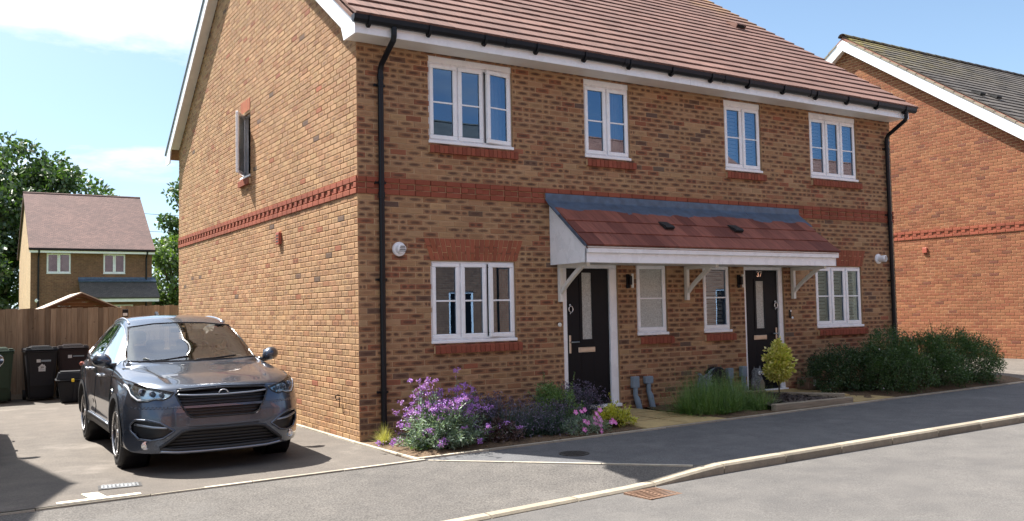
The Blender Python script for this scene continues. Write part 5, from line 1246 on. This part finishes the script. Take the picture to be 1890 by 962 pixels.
tree((15.5, 58, 0), 11.0, [(0, 0, 6.5, 3.5, 3, 4.2)], 70, 70, .4, MT['oak'], 'dark tree mostly hidden behind the brick house, right of the slim one', GT, .3, 1.1)
def bush(name, loc, blobs, nclump, per, ln, wd, mat, label, cat='shrub', group=None, cr=.13, shoots=0, shmat=None, flowers=0):
    t = empty(name, loc, 0, label=label, cat=cat, group=group); Vol = np.array([b[3]*b[4]*b[5] for b in blobs])**.67; P = []; D = []; cen = []
    for k in range(nclump):
        b = blobs[rng.choice(len(blobs), p=Vol/Vol.sum())]; u = unit(1, .15)[0]; r = rng.uniform(.25, 1.0)**.4; c = np.array([b[0]+u[0]*b[3]*r, b[1]+u[1]*b[4]*r, max(.03, b[2]+u[2]*b[5]*r)]); cen.append((c, u))
    for c, u in cen:
        n = int(per*rng.uniform(.6, 1.4)); v = unit(n); P.append(c+v*(rng.uniform(0, 1, (n, 1))**.5)*cr*rng.uniform(.6, 1.3)); d = v*.5+unit(n)*.7+u*.5+np.array([0, 0, .25]); D.append(d/np.linalg.norm(d, axis=1, keepdims=True))
    m = MB()
    for k in range(0, nclump, max(1, nclump//24)): c = cen[k][0]; m.tube([(c[0]*.1, c[1]*.1, 0), (c[0]*.5, c[1]*.5, c[2]*.55), tuple(c)], [.012, .008, .003], 5)
    for k in range(shoots):
        c, u = cen[rng.integers(nclump)]
        if c[2] < max(x[0][2] for x in cen)*.45: continue
        e = c+np.array([u[0]*.12+rng.normal()*.05, u[1]*.1+rng.normal()*.04, rng.uniform(.10, .26)]); m.tube([tuple(c), tuple((c+e)/2+rng.normal(size=3)*.01), tuple(e)], [.004, .003, .0015], 4)
        n = 26; s = rng.uniform(.15, 1, (n, 1)); P.append(c+(e-c)*s); d = unit(n)+np.array([0, 0, .6]); D.append(d/np.linalg.norm(d, axis=1, keepdims=True))
    m.build('stem', MT['bark'], t, kind='stuff')
    P = np.concatenate(P); D = np.concatenate(D); n = len(P); k = P[:, 2] > .0; P, D = P[k], D[k]; n = len(P)
    obj('foliage', leaf_mesh('foliage', P, D, ln*rng.uniform(.6, 1.3, n), wd*rng.uniform(.7, 1.2, n), mat), t, kind='stuff')
    if flowers:
        ids = rng.choice(n, flowers); Q = np.repeat(P[ids]+np.array([0, -.02, .01]), 4, 0); obj('flower', leaf_mesh('flower', Q, unit(len(Q), .2), .016, .014, MT['blind']), t, kind='stuff')
    return t
GS = 'dark evergreen shrubs along the pavement'
bz_ = base(9)+.02
bush('evergreen_shrub', (8.4, -.66, bz_), [(0, 0, .38, .62, .48, .40), (-.42, .12, .30, .45, .40, .30), (.4, -.1, .3, .45, .4, .35)], 250, 60, .036, .020, MT['shrub2'], 'low dark glossy evergreen shrub nearest the second front door', group=GS, cr=.11, shoots=12)
bush('evergreen_shrub', (9.0, -1.0, bz_), [(0, 0, .44, .52, .5, .46), (.1, .12, .72, .38, .36, .34), (-.25, -.15, .35, .42, .4, .36), (.3, -.2, .35, .4, .4, .36)], 330, 60, .034, .016, MT['shrub'], 'broad dark green shrub beneath the right-hand downpipe, second along from the door', group=GS, cr=.12, shoots=24, flowers=6)
bush('evergreen_shrub', (10.0, -1.0, bz_), [(0, 0, .43, .5, .5, .45), (.05, .05, .62, .36, .4, .32), (.2, -.2, .3, .45, .42, .32)], 300, 60, .034, .016, MT['shrub'], 'dark green shrub with small pale flowers, between its broad and its tallest neighbour', group=GS, cr=.12, shoots=16, flowers=14)
bush('evergreen_shrub', (11.05, -.95, bz_+.01), [(0, 0, .46, .55, .52, .48), (-.2, .1, .66, .36, .4, .32), (.42, -.05, .42, .48, .45, .42), (.1, -.25, .3, .55, .42, .32)], 360, 60, .034, .016, MT['shrub'], 'tallest dark green shrub, at the far corner of the shrub bed', group=GS, cr=.12, shoots=14, flowers=10)
# the golden standard by the second door
t = empty('variegated_tree', (6.42, -.92, .16), 0, label='small clipped tree with a pointed yellow variegated crown on a thin bare stem', cat='potted tree'); t['category'] = 'small tree'
m = MB(); m.tube([(.0, 0, -.06), (.005, .003, .12), (-.004, .0, .28), (0, 0, .5)], [.013, .011, .010, .006], 8); m.build('trunk', MT['bark'], t)
P = []; D = []
for k in range(96):
    u = unit(1)[0]; r = rng.uniform(.25, 1)**.35; z = u[2]*r; w = .20*(1-.35*max(0, z)-.1*max(0, -z)); c = np.array([u[0]*r*w, u[1]*r*w, .53+z*(.30 if z > 0 else .235)]); n = 34; v = unit(n); P.append(c+v*.055*rng.uniform(.3, 1, (n, 1))); d = v+u*.6+np.array([0, 0, .3]); D.append(d/np.linalg.norm(d, axis=1, keepdims=True))
for e in ((-.21, 0, .74), (-.20, .03, .66), (.02, 0, .93), (.04, .02, .90), (-.06, 0, .86), (.2, 0, .66)):
    n = 34; s = rng.uniform(.55, 1, (n, 1)); P.append(np.array(e)*s+np.array([0, 0, .5])*(1-s)+rng.normal(size=(n, 3))*.02); d = unit(n, .5); D.append(d)
P = np.concatenate(P); D = np.concatenate(D); obj('crown', leaf_mesh('crown', P, D, .058*rng.uniform(.6, 1.2, len(P)), .034, MT['gold']), t, kind='stuff')
def blades(n, c, spread, hmin, hmax, tilt, wd, sx=1, sy=1, seg=3):
    """arching narrow blades from a tuft"""
    a = rng.uniform(0, 2*np.pi, n); q = tilt*rng.uniform(.0, 1, n)**.8; h = rng.uniform(hmin, hmax, n); r0 = spread*rng.uniform(0, 1, n)**.5; a0 = rng.uniform(0, 2*np.pi, n)
    B = np.stack([c[0]+r0*np.cos(a0)*sx, c[1]+r0*np.sin(a0)*sy, np.full(n, c[2])], 1); d = np.stack([np.sin(q)*np.cos(a)*sx, np.sin(q)*np.sin(a)*sy, np.cos(q)], 1); s = np.stack([-np.sin(a), np.cos(a), np.zeros(n)], 1)
    V = []; 
    for k in range(seg+1):
        f = k/seg; p = B+d*(h*f)[:, None]; p[:, 2] -= h*.35*np.sin(q)*f*f; w = wd*(1-f*.85)
        V += [p-s*w, p+s*w]
    V = np.stack(V, 1); m = V.shape[1]; F = []
    idx = np.arange(n)[:, None]*m
    for k in range(seg): F.append(idx+np.array([2*k, 2*k+1, 2*k+3, 2*k+2])[None])
    return V.reshape(-1, 3), np.concatenate(F), (B, d, h, V[:, -1])
def tuft(name, loc, parts, label, cat, extra=None, group=None):
    t = empty(name, loc, 0, label=label, cat=cat, group=group)
    for nm, mat, args in parts:
        V, F, info = blades(**args); obj(nm, np_mesh(nm, V, F, mat), t, kind='stuff')
        if extra:
            for (en, emat, frac, ln, wd, k, spread) in extra:
                tip = info[3]; sel = rng.uniform(size=len(tip)) < frac; T = np.repeat(tip[sel], k, 0)+rng.normal(size=(int(sel.sum())*k, 3))*spread; obj(en, leaf_mesh(en, T, unit(len(T), .3), ln, wd, emat), t, kind='stuff')
    return t
tuft('grass_tuft', (.13, -.42, .01), [('blade', MT['tuft'], dict(n=420, c=(0, 0, 0), spread=.05, hmin=.16, hmax=.30, tilt=1.0, wd=.0022))], 'small tuft of golden feathery grass at the foot of the house corner', 'grass clump')
lv = [('blade', MT['lav'], dict(n=4200, c=(0, 0, 0), spread=.42, hmin=.26, hmax=.66, tilt=1.2, wd=.0036, sx=1.3, sy=.75))]
tuft('lavender_bush', (5.0, -.95, .07), lv, 'wide green lavender bush spilling over the pavement between the two doors', 'bush', extra=[('flower_spike', MT['lav'], .35, .03, .006, 3, .012)])
tuft('lavender_bush', (5.72, -1.12, .08), [('blade', MT['lav'], dict(n=1100, c=(0, 0, 0), spread=.22, hmin=.18, hmax=.40, tilt=1.2, wd=.003, sx=1.3, sy=.7)), ('dry_stalk', MT['tuft'], dict(n=130, c=(.1, .1, 0), spread=.22, hmin=.3, hmax=.48, tilt=.9, wd=.0016))], 'paler straggly lavender beside the timber planter, with straw coloured stalks', 'bush')
tuft('dry_grass', (6.0, -.22, .12), [('blade', MT['tuft'], dict(n=220, c=(0, 0, 0), spread=.3, hmin=.2, hmax=.45, tilt=1.0, wd=.0018, sx=1.6, sy=.4))], 'thin dry grass growing at the wall beneath the grey cable ducts', 'grass clump')
tuft('lavender_bush', (1.95, -.90, .03), [('blade', MT['lavdark'], dict(n=2600, c=(0, 0, 0), spread=.34, hmin=.22, hmax=.5, tilt=1.15, wd=.0034, sx=1.5, sy=.9))], 'dark blue-green lavender next to the purple wallflower', 'bush', extra=[('flower_spike', MT['mauve'], .3, .03, .01, 4, .012)])
tuft('lavender_bush', (3.0, -.35, .05), [('blade', MT['lavdark'], dict(n=900, c=(0, 0, 0), spread=.16, hmin=.28, hmax=.56, tilt=.8, wd=.003, sx=1.6, sy=.7))], 'dark lavender with dusky flower heads in front of the nearer door frame', 'bush', extra=[('flower_spike', MT['mauve'], .5, .035, .012, 5, .016)])
tuft('lavender_bush', (1.55, -.45, .05), [('blade', MT['lavdark'], dict(n=500, c=(0, 0, 0), spread=.16, hmin=.28, hmax=.52, tilt=.7, wd=.0028, sx=1.6, sy=.7))], 'sparse lavender against the wall behind the wallflower', 'bush', extra=[('flower_spike', MT['mauve'], .6, .035, .012, 5, .016)])
bush('leafy_shrub', (2.52, -.62, .04), [(0, 0, .26, .34, .28, .26), (-.1, .1, .42, .18, .16, .14)], 120, 55, .026, .013, MT['lav'], 'small mid green leafy shrub in the bed left of the nearer door', cr=.075, shoots=14)
bush('bronze_plant', (1.28, -1.18, .02), [(0, 0, .12, .30, .20, .12)], 55, 40, .032, .022, MT['bronze'], 'low bronze-leaved plant beside the wallflower at the bed edge', cat='plant', cr=.06)
bush('golden_shrub', (3.02, -1.12, .05), [(0, 0, .11, .24, .2, .12), (-.05, 0, .18, .10, .1, .10), (.17, -.05, .09, .14, .14, .09)], 75, 36, .03, .018, MT['yellow'], 'low yellow-green shrub at the edge of the nearer garden path', cat='shrub', cr=.05, shoots=8)
t = bush('pink_plant', (2.5, -1.22, .03), [(0, 0, .08, .36, .22, .10)], 90, 44, .045, .006, MT['sage'], 'low grey-leaved plant with round bright pink flowers at the bed edge', cat='flower', cr=.07)
for k, (x, z, y) in enumerate([(-.16, .26, -.05), (-.02, .25, .02), (.03, .27, .02), (.26, .25, 0), (.14, .22, -.08), (-.09, .15, -.14), (-.06, .13, -.16), (.10, .13, -.14), (.15, .14, -.15), (.08, .17, -.12), (.12, .09, -.18), (-.15, .06, -.22), (.09, .03, -.24), (.36, .10, -.1), (.40, .12, -.08), (.42, .09, -.1), (.17, .17, -.1), (.05, .11, -.16)]):
    m = MB(); V = [(0, 0, 0)]; F = []; nv = Vector((rng.normal()*.25, -1, .55+rng.normal()*.2)).normalized(); a = nv.orthogonal().normalized(); b = nv.cross(a)
    for j in range(15): q = 2*math.pi*j/15; r = .036 if j % 3 else .025; p = (a*math.cos(q)+b*math.sin(q))*r+nv*.007; V.append(tuple(p))
    F = [(0, 1+j, 1+(j+1) % 15) for j in range(15)]; m.add(V, F); o = m.build('flower', MT['pink'], t, loc=(x, y, z+.015))
    m = MB(); m.lathe([(.006, .0), (.005, .004), (0, .005)], 6, 'z'); c_ = m.build('flower_centre', MT['blind'], o); c_.rotation_euler = nv.to_track_quat('Z', 'Y').to_euler()
# the purple wallflower
t = empty('purple_wallflower', (.66, -1.03, .02), 0, label='big sprawling wallflower with purple blooms over grey-green leaves in front of the front wall', cat='flowering plant')
ms = MB(); LP, LD, FP, FD = [], [], [], []
for k in range(330):
    a = rng.uniform(0, 2*np.pi); q = rng.uniform(0, 1)**.62*1.28; ln = rng.uniform(.50, .92)*(1-.14*q); b0 = np.array([rng.normal()*.13, rng.normal()*.08, 0]); d = np.array([math.sin(q)*math.cos(a)*.86, math.sin(q)*math.sin(a)*.80, math.cos(q)]); 
    end = b0+d*ln; end[2] = max(end[2]-.16*math.sin(q)*ln, .05); mid = b0+(end-b0)*.5+np.array([0, 0, .05*ln])
    if end[1] > .86: end[1] = .84+rng.normal()*.03
    ms.tube([tuple(b0), tuple(mid), tuple(end)], [.004, .003, .002], 4)
    pt = lambda s: (1-s)**2*b0+2*s*(1-s)*mid+s*s*end
    leafy = 34 if q < .8 else 76; top_ = rng.uniform(.62, .86)
    for s in rng.uniform(.12, top_, leafy): LP.append(pt(s)); v = unit(1)[0]*.8+d*.6; LD.append(v/np.linalg.norm(v))
    if rng.uniform() < (.70 if end[2] > .40 else .22) and end[2] > .08:
        nb = rng.integers(7, 16)
        for j in range(nb): c = end+rng.normal(size=3)*np.array([.017, .017, .014]); 
        cl = end+rng.normal(size=(nb, 3))*np.array([.018, .018, .014])
        for c in cl:
            for _ in range(3): FP.append(c); FD.append(unit(1, .4)[0])
        for s in rng.uniform(.78, .97, 5): FP.append(pt(s)+rng.normal(size=3)*.012); FD.append(unit(1, .2)[0])
ms.build('stem', MT['stem'], t, kind='stuff')
LP, LD, FP, FD = map(np.array, (LP, LD, FP, FD))
obj('foliage', leaf_mesh('foliage', LP, LD, .066*rng.uniform(.5, 1.2, len(LP)), .0125, MT['sage']), t, kind='stuff'); obj('flower_head', leaf_mesh('flower_head', FP, FD, .021*rng.uniform(.7, 1.2, len(FP)), .017, MT['purple']), t, kind='stuff')
bush('weed_seedling', (.30, -1.10, .015), [(0, 0, .05, .12, .10, .05)], 14, 16, .05, .026, MT['lav'], 'small leafy green weed in the bare soil at the corner of the bed', cat='weed', cr=.04)
# clods and stones of the open soil
m = MB()
for k in range(420):
    x, y = rng.uniform(.04, 3.2), rng.uniform(-1.5, -.05); s = rng.uniform(.006, .022); z = base(x)+.015+.03*min(1, (y+1.53)/.8)
    u = unit(5); V = [(x+s*a*1.3, y+s*b*1.3, z+s*.7*c) for a, b, c in u]; m.add(V, [(0, 1, 2), (0, 2, 3), (0, 3, 4), (1, 2, 4), (2, 3, 4), (0, 1, 4)])
m.build('soil_clods', MT['soil'], kind='stuff')
# ------------------------------------------------------------------ timber planter
pl = empty('timber_planter', (0, 0, 0), label='low planter of grey timber sleepers filled with dark bark in front of the second door', cat='planter')
def beam(p, q, w, h, z, name='sleeper'):
    p, q = Vector((*p, 0)), Vector((*q, 0)); d = (q-p); l = d.length; m = MB(); m.bbox(0, l, -w/2, w/2, 0, h, .008); o = m.build(name, MT['sleeper'], pl, loc=(p.x, p.y, z), rz=math.atan2(d.y, d.x)); return o
beam((5.75, -1.40), (7.42, -1.43), .10, .105, .065); beam((7.36, -1.37), (6.72, -.42), .10, .13, .09); beam((6.70, -.37), (5.78, -.36), .09, .15, .10)
m = MB()
for k in range(950):
    v = rng.uniform(0, 1); y = -1.33+.9*v; x = rng.uniform(5.8, 7.30-.62*v); s = rng.uniform(.010, .028); a = rng.uniform(0, 6.28); z = .147+.06*v+rng.uniform(0, .025); t1 = rng.normal()*.3; ca, sa = math.cos(a)*s, math.sin(a)*s
    m.add([(x-ca-sa*.4, y-sa+ca*.4, z+t1*s), (x+ca-sa*.4, y+sa+ca*.4, z-t1*s), (x+ca+sa*.4, y+sa-ca*.4, z-t1*s+.006), (x-ca+sa*.4, y-sa-ca*.4, z+t1*s+.006)], [(0, 1, 2, 3)])
m.add([(5.75, -1.38, .145), (7.38, -1.38, .145), (6.74, -.40, .21), (5.78, -.38, .21)], [(0, 1, 2, 3)]); MT['mulch'] = surf('bark_mulch', (.028, .022, .022), (.12, .10, .095), 40, bump=.8, island=True); m.build('bark_mulch', MT['mulch'], pl, kind='stuff')
# ------------------------------------------------------------------ odds and ends at the wall
MT['owl'] = surf('mottled_grey_feathering', (.05, .055, .06), (.30, .31, .32), 42, bump=.6, big=8)
t = empty('owl_ornament', (6.62, -.30, .16), R(10), label='grey mottled garden owl ornament with pointed ears standing beside the second front door', cat='ornament')
m = MB(); prof = [(.045, 0), (.085, .03), (.105, .10), (.112, .18), (.10, .26), (.085, .30), (.092, .34), (.088, .39), (.06, .425), (.0, .435)]; m.lathe(prof, 20); m.v = [(x, y*.85, z) for x, y, z in m.v]; m.build('body', MT['owl'], t, smooth=True)
for s in (-1, 1):
    m = MB(); m.add([(s*.04, .0, .41), (s*.09, .0, .375), (s*.085, -.03, .385), (s*.088, -.005, .475)], [(0, 1, 3), (1, 2, 3), (2, 0, 3), (0, 1, 2)]); m.build('ear', MT['owl'], t)
    m = MB(); m.lathe([(.032, 0), (.03, -.008), (0, -.01)], 14, 'y', (s*.038, -.072, .36)); e = m.build('eye', MT['blind'], t); m = MB(); m.lathe([(.015, -.0105), (0, -.013)], 12, 'y', (s*.038, -.072, .36)); m.build('pupil', MT['black'], e)
    m = MB(); m.tube([(s*.10, .0, .28), (s*.118, -.01, .16), (s*.085, .01, .05)], [.02, .035, .012], 8); m.build('wing', MT['owl'], t, smooth=True)
m = MB(); m.lathe([(.012, 0), (.008, -.015), (0, -.03)], 8, 'z', (0, -.088, .345)); m.build('beak', MT['black'], t)
m = MB(); m.prism([(-.05, .08), (.05, .08), (.06, .2), (0, .27), (-.06, .2)], 'y', -.098, -.088); m.build('breast', MT['kerb'], t)
t = empty('hose_reel', (5.78, -.02, .42), 0, label='black drum-shaped reel on the wall, half wrapped in crumpled grey plastic sheet, above the lavender', cat='hose reel')
m = MB(); m.lathe([(.0, -.01), (.15, -.012), (.165, -.03), (.165, -.045), (.11, -.05), (.11, -.15), (.165, -.155), (.165, -.17), (.15, -.18), (.05, -.185), (0, -.185)], 28, 'y', (.12, 0, .06)); m.build('drum', MT['black'], t)
for r in (.125, .14): m = MB(); m.tube([(.12+r*math.cos(q), -.10+.03*math.sin(3*q), .06+r*math.sin(q)) for q in [2*math.pi*i/28 for i in range(29)]], .014, 6); m.build('hose_coil', MT['greybox'], t, smooth=True)
MT['film'] = plain('crumpled_grey_plastic', (.24, .26, .32), .25, var=.5, vscale=16)
V = []; F = []; nx_, nz_ = 16, 22
for i in range(nx_+1):
    for j in range(nz_+1):
        a = math.pi*(i/nx_); x = -.08-.12*math.cos(a)*(1-.15*math.sin(j*.6)); y = -.03-.15*math.sin(a); r = rng.normal()*.012; V.append((x+r, y+r+rng.normal()*.008, .12-.45*j/nz_+.02*math.sin(i*1.3)))
for i in range(nx_):
    for j in range(nz_): F.append((i*(nz_+1)+j, (i+1)*(nz_+1)+j, (i+1)*(nz_+1)+j+1, i*(nz_+1)+j+1))
m = MB(); m.add(V, F); m.build('plastic_sheet', MT['film'], t)
MT['card'] = plain('brown_cardboard', (.16, .105, .075), .8, var=.15, vscale=10)
t = empty('parcel', (7.93, -.22, .185), R(8), label='small brown cardboard parcel with a white mark left beside the second front door', cat='parcel')
m = MB(); m.bbox(-.17, .17, -.11, .11, 0, .19, .004); m.build('box', MT['card'], t)
m = MB(); m.tube([(-.02, -.1125, .05), (-.02, -.1125, .15), (.0, -.1125, .165), (.02, -.1125, .15), (.02, -.1125, .06)], .005, 5); m.build('mark', MT['blind'], t)
# ------------------------------------------------------------------ wheelie bins and storage box
MT['bingreen'] = plain('green_bin_plastic', (.016, .036, .020), .5, spec=.3, var=.15, vscale=20); MT['binblack'] = plain('black_bin_plastic', (.006, .007, .011), .5, spec=.3, var=.2, vscale=20); MT['binbrown'] = plain('dark_maroon_bin_plastic', (.016, .008, .009), .5, spec=.3, var=.2, vscale=20)
MT['sticker'] = plain('pale_sticker', (.50, .52, .54), .5, var=.1, vscale=30); MT['yellow_p'] = plain('yellow_clip', (.75, .55, .03), .4, var=.05)
def wheelie_bin(loc, rz, mat, label):
    t = empty('wheelie_bin', loc, rz, label=label, cat='wheelie bin', group='wheelie bins along the fence')
    def taper(z0, z1, a0, a1, b0, b1, bev):
        bm = bmesh.new(); bmesh.ops.create_cube(bm, size=1)
        for v in bm.verts:
            k = v.co.z+.5; v.co = Vector((v.co.x*(a0+(a1-a0)*k), v.co.y*(b0+(b1-b0)*k), z0+(z1-z0)*k))
        bmesh.ops.bevel(bm, geom=bm.edges[:], offset=bev, segments=2, affect='EDGES'); return bm
    m = MB(); m.bm(taper(.05, .98, .44, .55, .52, .66, .03)); m.bbox(-.29, .29, -.345, .345, .945, .985, .01); m.box(-.20, .20, -.318, -.30, .30, .75); m.build('body', mat, t, smooth=False)
    m = MB(); m.bm(taper(.99, 1.03, .60, .57, .72, .66, .012)); m.bm(taper(1.032, 1.07, .40, .34, .50, .44, .012)); m.bbox(-.27, -.19, -.33, -.22, 1.032, 1.05, .008); m.bbox(.19, .27, -.33, -.22, 1.032, 1.05, .008); lid = m.build('lid', mat, t)
    m = MB(); m.tube([(-.22, .38, 1.0), (.22, .38, 1.0)], .018, 8); m.build('handle', mat, t)
    for s in (-1, 1): m = MB(); m.lathe([(.04, -.025), (.10, -.025), (.10, .025), (.04, .025)], 20, 'x', (s*.24, .26, .10)); m.build('wheel', MT['rubber'], t)
    return t
b1 = wheelie_bin((-3.48, 9.70, base(-3.4)*.5), 0, MT['bingreen'], 'green wheelie bin with a white recycling mark, at the left end of the fence')
b2 = wheelie_bin((-2.73, 9.75, base(-2.7)*.5), R(2), MT['binblack'], 'black wheelie bin wearing a white house-shaped number sticker')
b3 = wheelie_bin((-2.14, 9.85, base(-2.1)*.5+.01), R(-3), MT['binbrown'], 'dark maroon wheelie bin half hidden behind the storage box and the car')
m = MB(); m.box(-.09, -.02, -.332, -.322, .755, .815); m.build('sticker', MT['sticker'], b2); m = MB(); m.box(-.01, .16, -.3295, -.322, .765, .80); m.build('raised_print', MT['greybox'], b2)
m = MB(); m.prism([(-.055, .58), (.065, .58), (.065, .655), (.078, .655), (.052, .69), (.052, .705), (.036, .705), (.036, .70), (.005, .725), (-.068, .655), (-.055, .655)], 'y', -.330, -.322); hs = m.build('house_sticker', MT['sticker'], b2)
text('39', .055, (.004, -.3308, .652), MT['black'], hs, 'sticker_number', .001); m = MB(); m.box(-.04, .05, -.3312, -.3301, .605, .615); m.build('sticker_line', MT['greybox'], hs)
m = MB(); m.box(-.09, -.02, -.332, -.322, .80, .86); m.build('sticker', MT['sticker'], b3); m = MB(); m.box(.0, .2, -.3295, -.322, .825, .845); m.build('raised_print', MT['greybox'], b3)
m = MB(); m.box(-.2, .08, -.3295, -.322, .77, .81); m.build('raised_print', MT['greybox'], b1); m = MB(); m.box(-.16, .06, -.331, -.322, .715, .73); m.build('print_line', MT['sticker'], b1)
m = MB()
for k in range(3):
    a = R(90+120*k); q = lambda an, r: (-.05+r*math.cos(an), .645+r*math.sin(an)); m.prism([q(a-.75, .030), q(a-.75, .046), q(a+.35, .046), q(a+.35, .054), q(a+.95, .038), q(a+.35, .022), q(a+.35, .030)], 'y', -.331, -.322)
m.build('recycling_mark', MT['sticker'], b1)
t = empty('storage_box', (-2.22, 8.75, base(-2.2)*.5), R(-4), label='black plastic storage box with a yellow clip standing in front of the bins', cat='storage box')
bm = bmesh.new(); bmesh.ops.create_cube(bm, size=1)
for v in bm.verts: k = v.co.z+.5; v.co = Vector((v.co.x*(.46+.12*k), v.co.y*(.40+.1*k), .01+.42*k))
bmesh.ops.bevel(bm, geom=bm.edges[:], offset=.03, segments=2, affect='EDGES'); m = MB(); m.bm(bm); m.box(-.02, .02, -.255, -.22, .05, .40); m.build('body', MT['binblack'], t)
bm = bmesh.new(); bmesh.ops.create_cube(bm, size=1)
for v in bm.verts: k = v.co.z+.5; v.co = Vector((v.co.x*(.62-.10*k), v.co.y*(.54-.1*k), .435+.16*k))
bmesh.ops.bevel(bm, geom=bm.edges[:], offset=.025, segments=2, affect='EDGES'); m = MB(); m.bm(bm); m.bbox(-.325, .325, -.285, .285, .42, .445, .008); m.build('lid', MT['binblack'], t)
m = MB(); m.bbox(-.055, -.005, -.30, -.285, .40, .46, .006); m.build('clip', MT['yellow_p'], t)
t = empty('power_line', (0, 0, 0), label='two thin overhead wires crossing the sky beside the slim dark tree', cat='power line')
for z0 in (10.3, 8.9): m = MB(); m.tube([(2+1.5*i, 66, z0-.10*i+.02*(i-4)**2) for i in range(9)], .018, 5); m.build('wire', MT['black'], t)
